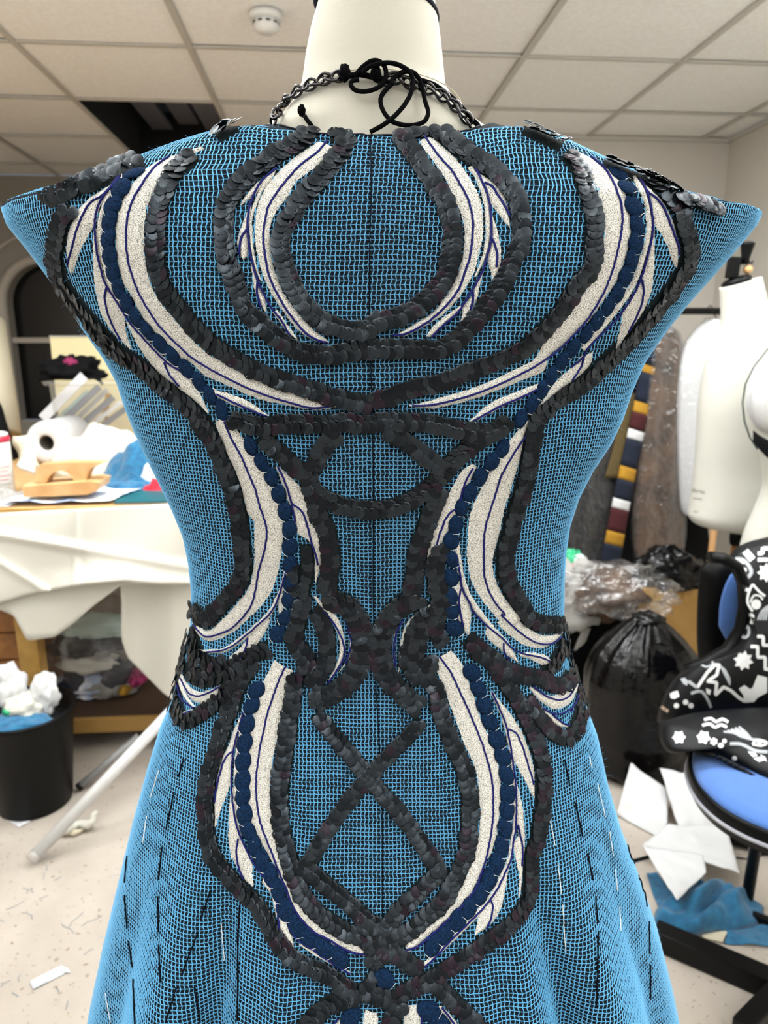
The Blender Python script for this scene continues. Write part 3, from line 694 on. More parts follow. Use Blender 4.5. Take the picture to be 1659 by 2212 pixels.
# ================================================================== dress form and dress
YC = 0.60
L_SIL = [(520, 268), (480, 290), (430, 320), (340, 345), (230, 385), (150, 425), (60, 436), (8, 452), (22, 490), (60, 535), (100, 585), (150, 650), (190, 712), (235, 775), (262, 825), (280, 880), (300, 930), (325, 985), (352, 1040), (378, 1095), (400, 1150), (412, 1210), (418, 1270), (416, 1340), (402, 1400), (388, 1460), (375, 1510), (352, 1560), (325, 1650), (298, 1750), (270, 1870), (242, 1990), (218, 2110), (203, 2212), (190, 2320), (180, 2420)]
R_SIL = [(1112, 264), (1150, 285), (1195, 308), (1270, 345), (1350, 380), (1440, 415), (1500, 440), (1580, 458), (1640, 466), (1628, 490), (1590, 535), (1540, 590), (1480, 655), (1430, 715), (1385, 780), (1358, 840), (1338, 900), (1315, 950), (1275, 1010), (1245, 1070), (1226, 1130), (1218, 1190), (1215, 1250), (1214, 1330), (1222, 1400), (1240, 1460), (1262, 1520), (1285, 1580), (1306, 1680), (1335, 1780), (1370, 1870), (1405, 1970), (1432, 2080), (1458, 2212), (1475, 2320), (1490, 2420)]
def sil(tab):
    z, x = zip(*sorted((PY(u, v, YC).z, PY(u, v, YC).x) for u, v in tab)); return np.array(z), np.array(x)
LZ, LX = sil(L_SIL); RZ, RX = sil(R_SIL)
ZTOP = PY(800, 266, YC).z
ZB = CAM_Z - 1.25
B_Z = np.array([0.30, 0.45, 0.54, 0.64, 0.74, 0.84, 0.90, 0.96, 1.005, 1.06, 1.12, 1.19, 1.26, 1.32, 1.36, 1.39, 1.412]) + ZB
B_V = np.array([0.34, 0.29, 0.258, 0.214, 0.168, 0.124, 0.102, 0.084, 0.078, 0.081, 0.090, 0.102, 0.110, 0.108, 0.098, 0.082, 0.060])
Z_LOW = 0.30 + ZB
ZRIM0 = 1.391 + ZB
Z_WING = PY(0, 455, YC).z
def smooth_interp(x, xp, fp):
    # pchip-like smoothing: average of linear interpolation over a small window
    acc = 0
    for d, w in ((-.014, .15), (-.007, .22), (0, .26), (.007, .22), (.014, .15)):
        acc = acc + w * np.interp(x + d, xp, fp)
    return acc
FOLDS = [(-0.67, 0.020, .085), (-0.50, -0.022, .055), (-0.29, 0.010, .06), (0.34, 0.010, .07), (0.47, .016, .06), (0.585, -0.022, .05), (0.72, 0.020, .075), (-.86, -.012, .06), (.89, -.012, .05)]
def S(z, phi):
    """surface of the dress: z level (0..1 of range allowed as array), phi 0 = middle of the back, +-pi/2 the sides"""
    z = np.asarray(z, float); phi = np.asarray(phi, float)
    z, phi = np.broadcast_arrays(z, phi)
    t = np.clip((z - ZRIM0) / (ZTOP - ZRIM0), 0, 1)
    zl = np.clip(z, LZ[0], ZTOP)
    xl = np.interp(zl, LZ, LX); xr = np.interp(zl, RZ, RX)
    # above the rim level the rings close in towards the neck
    x0 = -0.009 + 0.009 * np.clip((z - 1.40) / .14, 0, 1)
    tt = t * t
    aR = (xr - x0) * (1 - tt) + 0.084 * tt; aL = (x0 - xl) * (1 - tt) + 0.084 * tt
    b = smooth_interp(z, B_Z, B_V)
    sp, cp = np.sin(phi), np.cos(phi)
    wing = np.exp(-((z - Z_WING) / 0.075) ** 2)
    top = np.clip((z - (1.22 + ZB)) / .11, 0, 1); top = top * top * (3 - 2 * top)
    pw = 2.0 + 1.7 * top
    g = np.sign(cp) * np.maximum(1 - np.abs(sp) ** pw, 0) ** (0.5 + 0.22 * wing)
    # a slight hollow over the spine, shoulder blades either side
    blade = 0.006 * np.exp(-((z - (1.27 + ZB)) / .07) ** 2) * (np.exp(-((sp - .42) / .2) ** 2) + np.exp(-((sp + .42) / .2) ** 2))
    fold_k = np.clip((0.865 + ZB - z) / 0.15, 0, 1.7) ** 1.2
    fo = 0
    for w0, am, sg in FOLDS: fo = fo + am * np.exp(-((sp - w0) / sg) ** 2)
    rad = np.where(cp > -0.2, (fo + 0) * fold_k, 0)
    a = np.where(sp > 0, aR, aL)
    x = x0 + (a + rad * np.abs(sp) * 0.6) * sp
    y = YC - (b + blade * 1.0 + rad) * g
    zr = ZTOP + (ZRIM0 - ZTOP) * np.clip(np.abs(cp), 0, 1) ** 1.5 * 1.15
    zz = np.where(t > 0, ZRIM0 + (zr - ZRIM0) * t, z)
    dk = np.clip((z - 1.462) / .055, 0, 1); dk = dk * dk * (3 - 2 * dk)
    zz = zz - .0075 * dk * np.clip(1 - (x / .088) ** 2, 0, 1)
    return np.stack([x, y, zz], -1)

# shell mesh (closed ring loft)
zs = np.concatenate([np.linspace(Z_LOW, ZRIM0, 190), np.linspace(ZRIM0, ZTOP, 14)[1:]])
NPH = 320
ph = np.linspace(-math.pi, math.pi, NPH, endpoint=False)
G = S(zs[:, None], ph[None, :])
nv_ = len(zs)
shellV = G.reshape(-1, 3).tolist()
shellF = [(i * NPH + k, i * NPH + (k + 1) % NPH, (i + 1) * NPH + (k + 1) % NPH, (i + 1) * NPH + k) for i in range(nv_ - 1) for k in range(NPH)]
# turn the rim inwards
m0 = len(shellV)
rimV = [(p[0] * .97, YC + (p[1] - YC) * .95, p[2] - .006) for p in shellV[-NPH:]]
shellV += rimV
shellF += [((nv_ - 1) * NPH + k, (nv_ - 1) * NPH + (k + 1) % NPH, m0 + (k + 1) % NPH, m0 + k) for k in range(NPH)]

form = thing('dress_form', 'cream jersey-covered dress form wearing the blue dress, chain round its neck', 'dress form', (0, YC, 0))
dress = thing('dress', 'sleeveless blue open-weave dress with sequin and silver embroidery, pointed cap shoulders', 'dress', (0, YC, Z_LOW))
shell = mesh_obj('dress_cloth', shellV, shellF, M['base'], dress)
shell['label'] = 'dark ground cloth under the blue net'
BV = BVHTree.FromPolygons([Vector(v) for v in shellV], shellF)
CAM = Vector((0, 0, CAM_Z))
def hit(u, v, pull=True):
    d = ray(u, v).normalized()
    for k in range(14 if pull else 1):
        uu = u + (829 - u) / max(abs(829 - u), 1) * k * 4
        vv = v + (3.0 * k if v < 480 else 0)
        d = ray(uu, vv).normalized()
        loc, nrm, idx, dist = BV.ray_cast(CAM, d)
        if loc is not None and loc.y < YC + 0.02:
            if nrm.dot(d) > 0: nrm = -nrm
            return loc, nrm
    return None

# ------------------------------------------------------------------ open-weave net: every yarn is a thin tube, all of them one part
def tubes_np(polys, rad, name, mat_, parent, n=3):
    """polys: list of (K,3) arrays"""
    Vs, Fs, base = [], [], 0
    ang = np.arange(n) * 2 * np.pi / n
    for P in polys:
        K = len(P)
        if K < 2: continue
        T = np.gradient(P, axis=0); T /= np.linalg.norm(T, axis=1, keepdims=True) + 1e-12
        N = np.stack([P[:, 0] - 0, P[:, 1] - YC, P[:, 2] * 0], -1)
        N = N - T * (N * T).sum(1, keepdims=True); N /= np.linalg.norm(N, axis=1, keepdims=True) + 1e-12
        Bn = np.cross(T, N)
        R = P[:, None, :] + rad * (np.cos(ang)[None, :, None] * N[:, None, :] + np.sin(ang)[None, :, None] * Bn[:, None, :])
        Vs.append(R.reshape(-1, 3))
        i = np.arange(K - 1)[:, None] * n; k = np.arange(n)[None, :]; k2 = (k + 1) % n
        Fs.append((np.stack([i + k, i + k2, i + n + k2, i + n + k], -1)).reshape(-1, 4) + base)
        base += K * n
    V = np.concatenate(Vs); Fc = np.concatenate(Fs)
    me = bpy.data.meshes.new(name)
    me.vertices.add(len(V)); me.vertices.foreach_set('co', V.astype(np.float32).ravel())
    me.loops.add(len(Fc) * 4); me.loops.foreach_set('vertex_index', Fc.astype(np.int32).ravel())
    me.polygons.add(len(Fc)); me.polygons.foreach_set('loop_start', np.arange(len(Fc), dtype=np.int32) * 4)
    me.polygons.foreach_set('use_smooth', np.ones(len(Fc), dtype=bool))
    me.update(calc_edges=True); me.materials.append(mat_)
    return link(name, me, parent)

rng = np.random.default_rng(7)
CELL = 0.00315
# rows: equal steps along the back profile
zz = np.linspace(0.44 + ZB, ZTOP, 3000)
prof = S(zz, 0.0) * np.array([0, 1, 1])
arc = np.concatenate([[0], np.cumsum(np.linalg.norm(np.diff(prof, axis=0), axis=1))])
nrow = int(arc[-1] / CELL)
rowz = np.interp(np.arange(nrow) * CELL, arc, zz)
PHI = np.linspace(-1.72, 1.72, 500)
rows_s = []; ring_phi = []
JM = 150
nodes = np.full((nrow, 2 * JM + 1, 3), np.nan)
eps = 1e-4
for r in range(nrow):
    z = rowz[r]
    ring = S(z, PHI)
    s = np.concatenate([[0], np.cumsum(np.linalg.norm(np.diff(ring, axis=0), axis=1))])
    s = s - np.interp(0, PHI, s)
    flare = 1.0 + 0.30 * np.clip((0.88 + ZB - z) / .40, 0, 1)          # the gores widen towards the hem
    cell = CELL * flare
    j = np.arange(-JM, JM + 1)
    sj = j * cell + (0.00045 if r % 2 else -0.00045) + rng.normal(0, .00016, len(j))
    ok = (sj > s[0]) & (sj < s[-1])
    phj = np.interp(sj[ok], s, PHI)
    zj = z + rng.normal(0, .00016, ok.sum()) + 0.0006 * np.sin(phj * 9 + r * .05) + .0004 * np.sin(phj * 23 + r * .11)
    P = S(zj, phj); A = S(zj, phj + .004); Bz = S(zj + .0006 * (zj < ZTOP - .001), phj)
    N = np.cross(A - P, Bz - P); ln = np.linalg.norm(N, axis=1, keepdims=True)
    Nr = np.stack([P[:, 0], (P[:, 1] - YC) * 1.6, 0 * P[:, 0]], -1); Nr /= np.linalg.norm(Nr, axis=1, keepdims=True) + 1e-9
    N = np.where(ln > 1e-9, N / (ln + 1e-12), Nr); N = np.where((N * Nr).sum(1, keepdims=True) < 0, -N, N)
    nodes[r, ok] = P + N * 0.0004
okm = ~np.isnan(nodes[:, :, 0])
def runs(mask):
    out = []; start = None
    for i, m_ in enumerate(list(mask) + [False]):
        if m_ and start is None: start = i
        if not m_ and start is not None:
            if i - start > 1: out.append((start, i))
            start = None
    return out
weft = [nodes[r, a:b] for r in range(nrow) for a, b in runs(okm[r])]
warp = [nodes[a:b, j] for j in range(2 * JM + 1) for a, b in runs(okm[:, j])]
net = tubes_np(warp, .00045, 'open_weave_net', M['yarn'], dress); tag(net, kind='stuff')
net['label'] = 'light blue net of upright yarns'
net2 = tubes_np(weft, .00032, 'net_cross_yarn', M['yarn2'], dress); tag(net2, kind='stuff')
# a haze of stray wool fibres standing off the net
fib = []
rr = random.Random(3)
cand = np.argwhere(okm)
for _ in range(2600):
    a, b = cand[rr.randrange(len(cand))]
    p = nodes[a, b]; d = np.array([p[0], (p[1] - YC) * 1.5, .05 * rr.uniform(-1, 1)]); d /= np.linalg.norm(d) + 1e-9
    side = np.array([rr.uniform(-1, 1), rr.uniform(-1, 1), rr.uniform(-1, 1)])
    L_ = rr.uniform(.0015, .0042)
    fib.append(np.array([p, p + d * L_ * .6 + side * L_ * .4, p + d * L_ * .9 + side * L_ * 1.0]))
fz = tubes_np(fib, .00007, 'stray_fibres', M['yarn'], dress); tag(fz, kind='stuff')

# ------------------------------------------------------------------ tracing helpers: points on the cloth seen through the lens
CROP = {'A': (430, 260, 4.1475), 'B': (780, 260, 4.1475), 'C': (80, 240, 4.1475), 'D': (1150, 240, 4.1475), 'E': (350, 740, 3.456), 'F': (800, 740, 3.456),
        'G': (350, 1280, 3.456), 'H': (800, 1280, 3.456), 'I': (380, 1780, 3.687), 'J': (780, 1780, 3.687), 'K': (0, 540, 3.456), 'X': (0, 0, 1.0)}
def c(k, *p):
    ox, oy, s = CROP[k]
    return [(ox + x / s, oy + y / s) for x, y in p]
def resample(pts, step=None, n=None, smooth=True):
    P = np.array(pts, float)
    if smooth and len(P) > 2:
        Q = []
        for i in range(len(P) - 1):
            p0, p1, p2, p3 = P[max(i - 1, 0)], P[i], P[i + 1], P[min(i + 2, len(P) - 1)]
            for t in np.linspace(0, 1, 8, endpoint=False):
                Q.append(.5 * ((2 * p1) + (p2 - p0) * t + (2 * p0 - 5 * p1 + 4 * p2 - p3) * t * t + (3 * p1 - p0 - 3 * p2 + p3) * t ** 3))
        Q.append(P[-1]); P = np.array(Q)
    s = np.concatenate([[0], np.cumsum(np.linalg.norm(np.diff(P, axis=0), axis=1))])
    if n is None: n = max(2, int(round(s[-1] / step)) + 1)
    tt = np.linspace(0, s[-1], n)
    return np.stack([np.interp(tt, s, P[:, 0]), np.interp(tt, s, P[:, 1])], -1)

def band(L, R, name='embroidered_band', m=None, h=.0022, step=5.0, jag=1.1, seed=0):
    """raised satin-stitch patch between two traced edges"""
    ra = random.Random(seed * 17 + len(L))
    n = max(len(resample(L, step)), len(resample(R, step)))
    A, B = resample(L, n=n), resample(R, n=n)
    K = 5; profh = [0.0006, h * .9, h, h * .9, 0.0006]
    V, Fc, okr = [], [], []
    for i in range(n):
        row = []
        for k in range(K):
            t = k / (K - 1)
            p = A[i] * (1 - t) + B[i] * t
            if k in (0, K - 1): p = p + np.array([ra.uniform(-jag, jag), ra.uniform(-jag, jag)])
            H = hit(p[0], p[1])
            if H is None: row = None; break
            row.append(H[0] + H[1] * profh[k])
        if row is not None: V += row; okr.append(i)
    for i in range(len(okr) - 1):
        if okr[i + 1] - okr[i] == 1:
            for k in range(K - 1): Fc.append((i * K + k, i * K + k + 1, (i + 1) * K + k + 1, (i + 1) * K + k))
    if Fc: return mesh_obj(name, V, Fc, m or M['emb'], dress)

def cord(P, r=.00078, name='stitched_cord', m=None, h=.0024, step=6.0, n=6, wob=.7, par=None):
    pts = resample(P, step); out = []; ra = random.Random(len(P))
    for p in pts:
        H = hit(p[0] + ra.uniform(-wob, wob), p[1])
        if H: out.append(H[0] + H[1] * h)
    if len(out) > 1: return MB().tube(out, r, n).build(name, m or M['line'], par or dress)

# sequins ----------------------------------------------------------
def sequin_mesh(name, m):
    n = 28; R = .0047
    hole = (-.0030, 0)
    V = [(hole[0] + .0005 * math.cos(2 * math.pi * k / n), .0005 * math.sin(2 * math.pi * k / n), .0004) for k in range(n)]
    # fine flutes fan out from the stitching hole and die away towards a smooth round rim
    for f_, zz_, am in ((.45, .00030, .00024), (.80, .00020, .00020), (1.0, -.00012, 0.00003)):
        for k in range(n):
            a = 2 * math.pi * k / n
            x, y = R * math.cos(a), R * math.sin(a)
            x, y = hole[0] + (x - hole[0]) * f_, y * f_
            V.append((x, y, zz_ + (am if k % 2 else -am)))
    Fc = []
    for j in range(3):
        for k in range(n):
            k2 = (k + 1) % n
            Fc.append((j * n + k, j * n + k2, (j + 1) * n + k2, (j + 1) * n + k))
    me = bpy.data.meshes.new(name); me.from_pydata(V, [], Fc); me.materials.append(m)
    me.polygons.foreach_set('use_smooth', [True] * len(Fc))
    return me, V, Fc
SEQ_ME = [sequin_mesh('sequin', m) for m in M['seq']]
ALL_SEQ = []          # (strip object, matrix, material index, size on the picture)
def sequins(P, w=40, rows=2, seed=0, tilt=.17, dens=1.0, tape=True, upright=0.0, size=1.0, flip=False, plum=.06, messy=.10):
    ra = random.Random(1000 + seed)
    px = resample(P, 4.0)
    # the dark net tape the sequins are sewn to
    V, Fc = [], []; prev = None
    d = np.gradient(px, axis=0); d /= np.linalg.norm(d, axis=1, keepdims=True) + 1e-9
    nrm2 = np.stack([-d[:, 1], d[:, 0]], -1)
    tw = w * .54
    ok = []
    for i in range(0, len(px), 2):
        row = []
        for k, hh in ((-1, .0005), (-.5, .0014), (.5, .0014), (1, .0005)):
            q = px[i] + nrm2[i] * tw * k; H = hit(*q)
            if H is None: row = None; break
            row.append(H[0] + H[1] * hh)
        if row: V += row; ok.append(i // 2)
    for i in range(len(ok) - 1):
        if ok[i + 1] == ok[i] + 1:
            for k in range(3): Fc.append((i * 4 + k, i * 4 + k + 1, i * 4 + 5 + k, i * 4 + 4 + k))
    if Fc: tp = mesh_obj('sequin_tape', V, Fc, M['tape'], dress)
    else:
        tp = thing('sequin_tape', None, None, (0, 0, 0)); tp.parent = dress; tp.matrix_parent_inverse = Matrix.Translation(dress.location).inverted()
    side = 1 if ra.random() < .5 else -1
    along = np.concatenate([[0], np.cumsum(np.linalg.norm(np.diff(px, axis=0), axis=1))])
    stepd = 15.0 / dens
    offs = [0.0] if rows == 1 else ([-.19 * w, .19 * w] if rows == 2 else [-.28 * w, 0, .28 * w])
    for ri, of in enumerate(offs):
        s = ra.uniform(0, stepd) + (stepd / 2 if ri else 0)
        while s < along[-1]:
            u = np.interp(s, along, px[:, 0]); v = np.interp(s, along, px[:, 1])
            k = min(int(s / 4.0), len(px) - 1)
            off = of + ra.uniform(-.06, .06) * w
            q = (u + nrm2[k][0] * off, v + nrm2[k][1] * off)
            s += stepd * ra.uniform(.8, 1.2)
            H = hit(*q)
            if H is None: continue
            loc, n_ = H
            q2 = (q[0] + d[k][0] * 6, q[1] + d[k][1] * 6); H2 = hit(*q2)
            t_ = (H2[0] - loc) if H2 else Vector((1, 0, 0))
            t_ = t_ - n_ * t_.dot(n_)
            if t_.length < 1e-6: continue
            t_.normalize()
            if flip: t_ = -t_
            b_ = n_.cross(t_)
            # shingled: the leading edge lifts, the row nearest the cord lies on top
            a = tilt + ra.gauss(0, .045); bb = ra.gauss(0, .06) + (0.07 if ri else -.05)
            if ra.random() < messy: a += ra.uniform(-.35, .4); bb += ra.uniform(-.4, .4)
            if upright: bb += upright
            nn = (n_ * math.cos(a) - t_ * math.sin(a)); nn = (nn + b_ * math.sin(bb)).normalized()
            sp_ = ra.gauss(0, .45) + (math.pi if side < 0 else 0)
            tx = (b_ * math.cos(sp_) + t_ * math.sin(sp_)); tx = (tx - nn * tx.dot(nn)).normalized(); ty = nn.cross(tx)
            sc = size * ra.uniform(.92, 1.06)
            o = loc + n_ * (.0026 + (.0009 if ri else 0) + ra.uniform(0, .0005) + (.0025 if upright else 0))
            mtx = Matrix(((tx.x * sc, ty.x * sc, nn.x * sc, o.x), (tx.y * sc, ty.y * sc, nn.y * sc, o.y), (tx.z * sc, ty.z * sc, nn.z * sc, o.z), (0, 0, 0, 1)))
            rnd = ra.random()
            mi = 2 if rnd < plum else (1 if rnd < .55 else 0)
            dist = (o - CAM).length
            facing = abs(nn.dot((CAM - o).normalized()))
            ALL_SEQ.append((tp, mtx, mi, facing / dist ** 2 * sc * sc * (0 if (q[1] > 2212 or q[0] < 0 or q[0] > 1659) else 1)))
    return tp

def pads(P, n=None, w=33, gap=38, seed=0):
    """chain of plump navy chenille pads, each a part of its own"""
    px = resample(P, 2.0); ra = random.Random(seed)
    along = np.arange(len(px)) * (np.linalg.norm(np.diff(px, axis=0), axis=1).mean())
    s = gap * .4
    while s < along[-1]:
        i = min(int(np.searchsorted(along, s)), len(px) - 2)
        u, v = px[i]; H = hit(u, v)
        s += gap * ra.uniform(.92, 1.08)
        if H is None: continue
        H2 = hit(*px[min(i + 4, len(px) - 1)]) or H
        loc, n_ = H; t_ = H2[0] - loc; t_ = t_ - n_ * t_.dot(n_)
        if t_.length < 1e-6: continue
        t_.normalize(); b_ = n_.cross(t_); ang = .42 * (1 if seed % 2 else -1) + ra.uniform(-.1, .1)
        t2 = t_ * math.cos(ang) + b_ * math.sin(ang); b2 = n_.cross(t2)
        mpp = (loc - CAM).length / F_PX
        la, lb = gap * .60 * mpp, w * .5 * mpp * ra.uniform(.95, 1.12)
        rings = []
        for k in range(9):
            a = math.pi * k / 8; x = -math.cos(a); wd = max(math.sin(a) ** 1.15, .05)
            rings.append([loc + t2 * (x * la) + b2 * (math.cos(2 * math.pi * j / 10) * lb * wd * (1 + ra.uniform(-.05, .05))) + n_ * (.0018 + math.sin(2 * math.pi * j / 10) * .0021 * wd) for j in range(10)])
        MB().loft(rings).build('chenille_pad', M['pad'], dress)
        # a couching stitch between two pads
        e = loc + t2 * la * .92 + n_ * .003
        MB().tube([e - b2 * lb * .5 - t2 * .0005, e + n_ * .0008, e + b2 * lb * .35 + t2 * .0008], .00016, 4).build('couching_stitch', M['baste_w'], dress)
# ================================================================== right side: garment rail, dress forms, bags, chair
def px_loft(name, rows, s, depth, m, parent, n=28, smooth=True, pw=2.0, lean=0.0):
    """body of revolution-like form: rows = (v, u_left, u_right) seen at room depth s; elliptical sections of the given depth"""
    rings = []
    ev = W(0, 1, 0)
    for k, row in enumerate(rows):
        v, ul, ur = row[:3]; dep = row[3] if len(row) > 3 else depth
        a, b = PS(ul, v, s), PS(ur, v, s); c_ = (a + b) / 2; hx = (b - a) / 2
        rings.append([c_ + hx * math.copysign(abs(math.cos(2 * math.pi * i / n)) ** (2 / pw), math.cos(2 * math.pi * i / n)) + ev * dep * math.copysign(abs(math.sin(2 * math.pi * i / n)) ** (2 / pw), math.sin(2 * math.pi * i / n)) for i in range(n)])
    return MB().loft(rings).build(name, m, parent, smooth)
def dense(rows, k=5):
    P = np.array([list(r) + ([0] if len(r) < 4 else []) for r in rows], float); out = []
    t = np.arange(len(P)); tt = np.linspace(0, len(P) - 1, (len(P) - 1) * k + 1)
    for x in tt:
        i = min(int(x), len(P) - 2); f = x - i
        p0, p1, p2, p3 = P[max(i - 1, 0)], P[i], P[i + 1], P[min(i + 2, len(P) - 1)]
        out.append(.5 * ((2 * p1) + (p2 - p0) * f + (2 * p0 - 5 * p1 + 4 * p2 - p3) * f * f + (3 * p1 - p0 - 3 * p2 + p3) * f ** 3))
    return [tuple(r) for r in out]

# garment rail ----------------------------------------------------------
RS = 2.95
rail = thing('garment_rail', 'black garment rail hung with bagged clothes along the right wall', 'clothes rail', W(1.2, RS, 0))
ra_, rb_ = PS(1180, 695, RS), PS(1660, 655, RS); zr2 = PS(1480, 672, RS).z
qA, qB = .42, 1.98
MB().tube([W(qA, RS, zr2), W(qB, RS, zr2)], .014, 14).build('rail', M['black_m'], rail)
for q in (qA, qB):
    MB().tube([W(q, RS, .03), W(q, RS, zr2 + .02)], .014, 14).build('upright', M['black_m'], rail)
    MB().tube([W(q, RS - .24, .03), W(q, RS + .24, .03)], .014, 12).build('foot', M['black_m'], rail)
HG = 'clothes on the garment rail'
def garment(name, label, rows, s, depth, m, cat='garment', bagm=None, fold=.06, seed=0):
    t = thing(name, label, cat, PS((rows[0][1] + rows[0][2]) / 2, rows[0][0], s), HG)
    rr_ = dense(rows, 5); ev = W(0, 1, 0); n = 44
    rings = []
    for k, (v, ul, ur, dep) in enumerate(rr_):
        a, b = PS(ul, v, s), PS(ur, v, s); c_ = (a + b) / 2; hx = (b - a) / 2; kk = k / (len(rr_) - 1)
        rg = []
        for i in range(n):
            th = 2 * math.pi * i / n
            w = 1 + fold * min(1, kk * 3) * (math.sin(5 * th + seed) * .5 + math.sin(9 * th + 2.1 * seed + kk * 2) * .5)
            rg.append(c_ + hx * math.cos(th) + ev * (depth if not dep else dep) * math.sin(th) * w)
        rings.append(rg)
    MB().loft(rings).build('body', m, t)
    top = PS((rr_[0][1] + rr_[0][2]) / 2, rr_[0][0], s)
    hk = [top + Vector((0, 0, -.01)), Vector((top.x, top.y, zr2 - .03))]
    rc_ = W(0, RS - s, 0); pt = Vector((top.x, top.y, 0)) + rc_
    for a in range(0, 200, 25):
        hk.append(Vector((pt.x, pt.y, zr2)) + W(0, -.022 * math.cos(math.radians(a)), 0) + Vector((0, 0, .022 * math.sin(math.radians(a)))))
    MB().tube(hk, .0022, 6).build('hanger_hook', M['black_m'], t)
    if bagm:
        rings = []
        for k, (v, ul, ur, dep) in enumerate(rr_):
            a, b = PS(ul - 5, v - (4 if k == 0 else 0), s), PS(ur + 5, v, s); c_ = (a + b) / 2; hx = (b - a) / 2; kk = k / (len(rr_) - 1)
            rings.append([c_ + hx * math.cos(2 * math.pi * i / n) + ev * (depth + .012) * math.sin(2 * math.pi * i / n) * (1 + .12 * math.sin(7 * 2 * math.pi * i / n + seed + 5 * kk) + .06 * math.sin(kk * 40 + i)) for i in range(n)])
        MB().loft(rings, True, False).build('plastic_cover', bagm, t)
    return t
M['film'] = film_mat('garment_film', .05, .5, .10, haze=.05, bumps=(28, 1.0, .02))
garment('white_garment', 'white garment in a plastic cover next to the nearer cream dress form', [(690, 1535, 1560), (712, 1505, 1590), (760, 1476, 1610), (850, 1462, 1610), (1000, 1464, 1600), (1090, 1470, 1590), (1112, 1478, 1580)], RS - .06, .055, M['white'], bagm=M['film'], seed=1)
garment('brown_garment', 'brown-grey patterned garment in a shiny clear cover on the rail', [(702, 1412, 1440), (725, 1395, 1465), (790, 1384, 1478), (900, 1380, 1478), (1020, 1372, 1476), (1130, 1366, 1478), (1200, 1372, 1470), (1235, 1385, 1440)], RS - .02, .05, M['fur'], bagm=M['film'], seed=2)
garment('black_coat', 'long black coat on the rail behind the brown covered garment', [(715, 1350, 1378), (745, 1322, 1400), (850, 1300, 1420), (1000, 1290, 1500), (1150, 1290, 1530), (1300, 1300, 1540)], RS + .05, .05, M['coat'], seed=3)
garment('charcoal_coat', 'charcoal grey coat on the rail beside the blue dress', [(745, 1270, 1295), (775, 1235, 1330), (870, 1212, 1345), (1000, 1200, 1340), (1150, 1195, 1330), (1250, 1195, 1325)], RS + .03, .05, M['coat_g'], bagm=M['film'], seed=4)
garment('ochre_skirt', 'narrow dull ochre garment hanging beside the striped scarf', [(850, 1352, 1372), (880, 1344, 1374), (960, 1326, 1368), (1032, 1306, 1362)], RS - .03, .012, mat('dull_ochre', (78, 64, 32), .9), seed=5)
# striped scarf: each colour block a part
scf = thing('striped_scarf', 'long scarf striped navy, maroon, yellow and white hanging from the rail', 'scarf', PS(1400, 720, RS - .11), HG)
blk = [(700, 'navy'), (790, 'ochre'), (806, 'navy'), (870, 'ochre'), (893, 'maroon'), (930, 'white'), (950, 'navy'), (1010, 'ochre'), (1038, 'navy'), (1080, 'white'), (1100, 'maroon'), (1150, 'ochre'), (1178, 'navy'), (1222, 'white'), (1240, 'maroon'), (1260, None)]  # coloured stripes darkened to stand in for shading at the rail
def scu(v): return np.interp(v, [700, 790, 900, 1000, 1100, 1200, 1260], [1404, 1398, 1378, 1356, 1336, 1318, 1308])
for (v0, mk), (v1, _) in zip(blk, blk[1:]):
    def fs(u, v, v0=v0, v1=v1):
        vv = v0 + (v1 - v0) * v + (u - .5) * 10; w_ = 30 + 12 * (vv - 700) / 560; return PS(scu(vv) - w_ / 2 + w_ * u + 4, vv, RS - .055 - .012 * math.sin(3.14 * u) - .004 * math.sin(vv * .05))
    MB().slab(fs, 8, 4, W(0, .008, 0)).build('stripe', M[mk], scf)
MB().tube([PS(1404, 700, RS - .10), Vector((PS(1404, 700, RS).x, PS(1404, 700, RS).y, zr2 + .018)), PS(1404, 700, RS + .03)], .010, 8).build('loop', M['navy'], scf)

# dress forms ----------------------------------------------------------
f1 = thing('bare_dress_form', 'bare cream dress form with a tilted neck and black finial before the white garment', 'dress form', W(1.02, 2.22, 0))
FS = 2.22
rows = [(612, 1558, 1641), (650, 1560, 1652), (690, 1560, 1668), (715, 1556, 1690), (745, 1544, 1725), (800, 1526, 1740), (870, 1514, 1745), (940, 1509, 1738), (1010, 1504, 1726), (1060, 1499, 1722), (1095, 1494, 1722), (1118, 1492, 1712), (1135, 1510, 1695), (1142, 1560, 1660)]
deps = [.055, .056, .06, .08, .10, .115, .12, .115, .11, .115, .12, .115, .095, .05]
rd = dense([r + (d,) for r, d in zip(rows, deps)], 6)
rings = []
for k, (v, ul, ur, dp_) in enumerate(rd):
    tl = 14 * max(0, 1 - (v - 612) / 120)       # the neck block leans
    a, b = PS(ul, v + tl * .75, FS), PS(ur, v - tl, FS); low = max(0, min(1, (v - 1060) / 80))
    b = b + Vector((0, 0, -.02 * low)); c_ = (a + b) / 2; hx = (b - a) / 2
    rings.append([c_ + hx * math.cos(2 * math.pi * i / 48) + W(0, 1, 0) * dp_ * math.sin(2 * math.pi * i / 48) for i in range(48)])
b1 = MB().loft(rings).build('body', M['form_cream'], f1)
nc = PS(1600, 612, FS)
tl_ = roty(-.32)
MB().lathe(nc + Vector((-.012, 0, .000)), [(.044, 0), (.044, .010), (.036, .016), (.02, .02)], 28, tl_).build('neck_cap', M['black'], f1)
MB().box(nc + Vector((-.034, -.01, .045)), (.030, .034, .062), roty(.05), .004).build('cap_bracket', M['black'], f1, False)
MB().lathe(nc + Vector((.012, -.01, .026)), [(.002, 0), (.012, .006), (.0145, .014), (.012, .022), (.002, .028)], 20).build('wood_ball', M['beech'], f1)
MB().lathe(nc + Vector((.000, -.01, .055)), [(.012, 0), (.013, .02), (.020, .055), (.022, .062), (.012, .066)], 24, roty(.06)).build('finial', M['black'], f1)
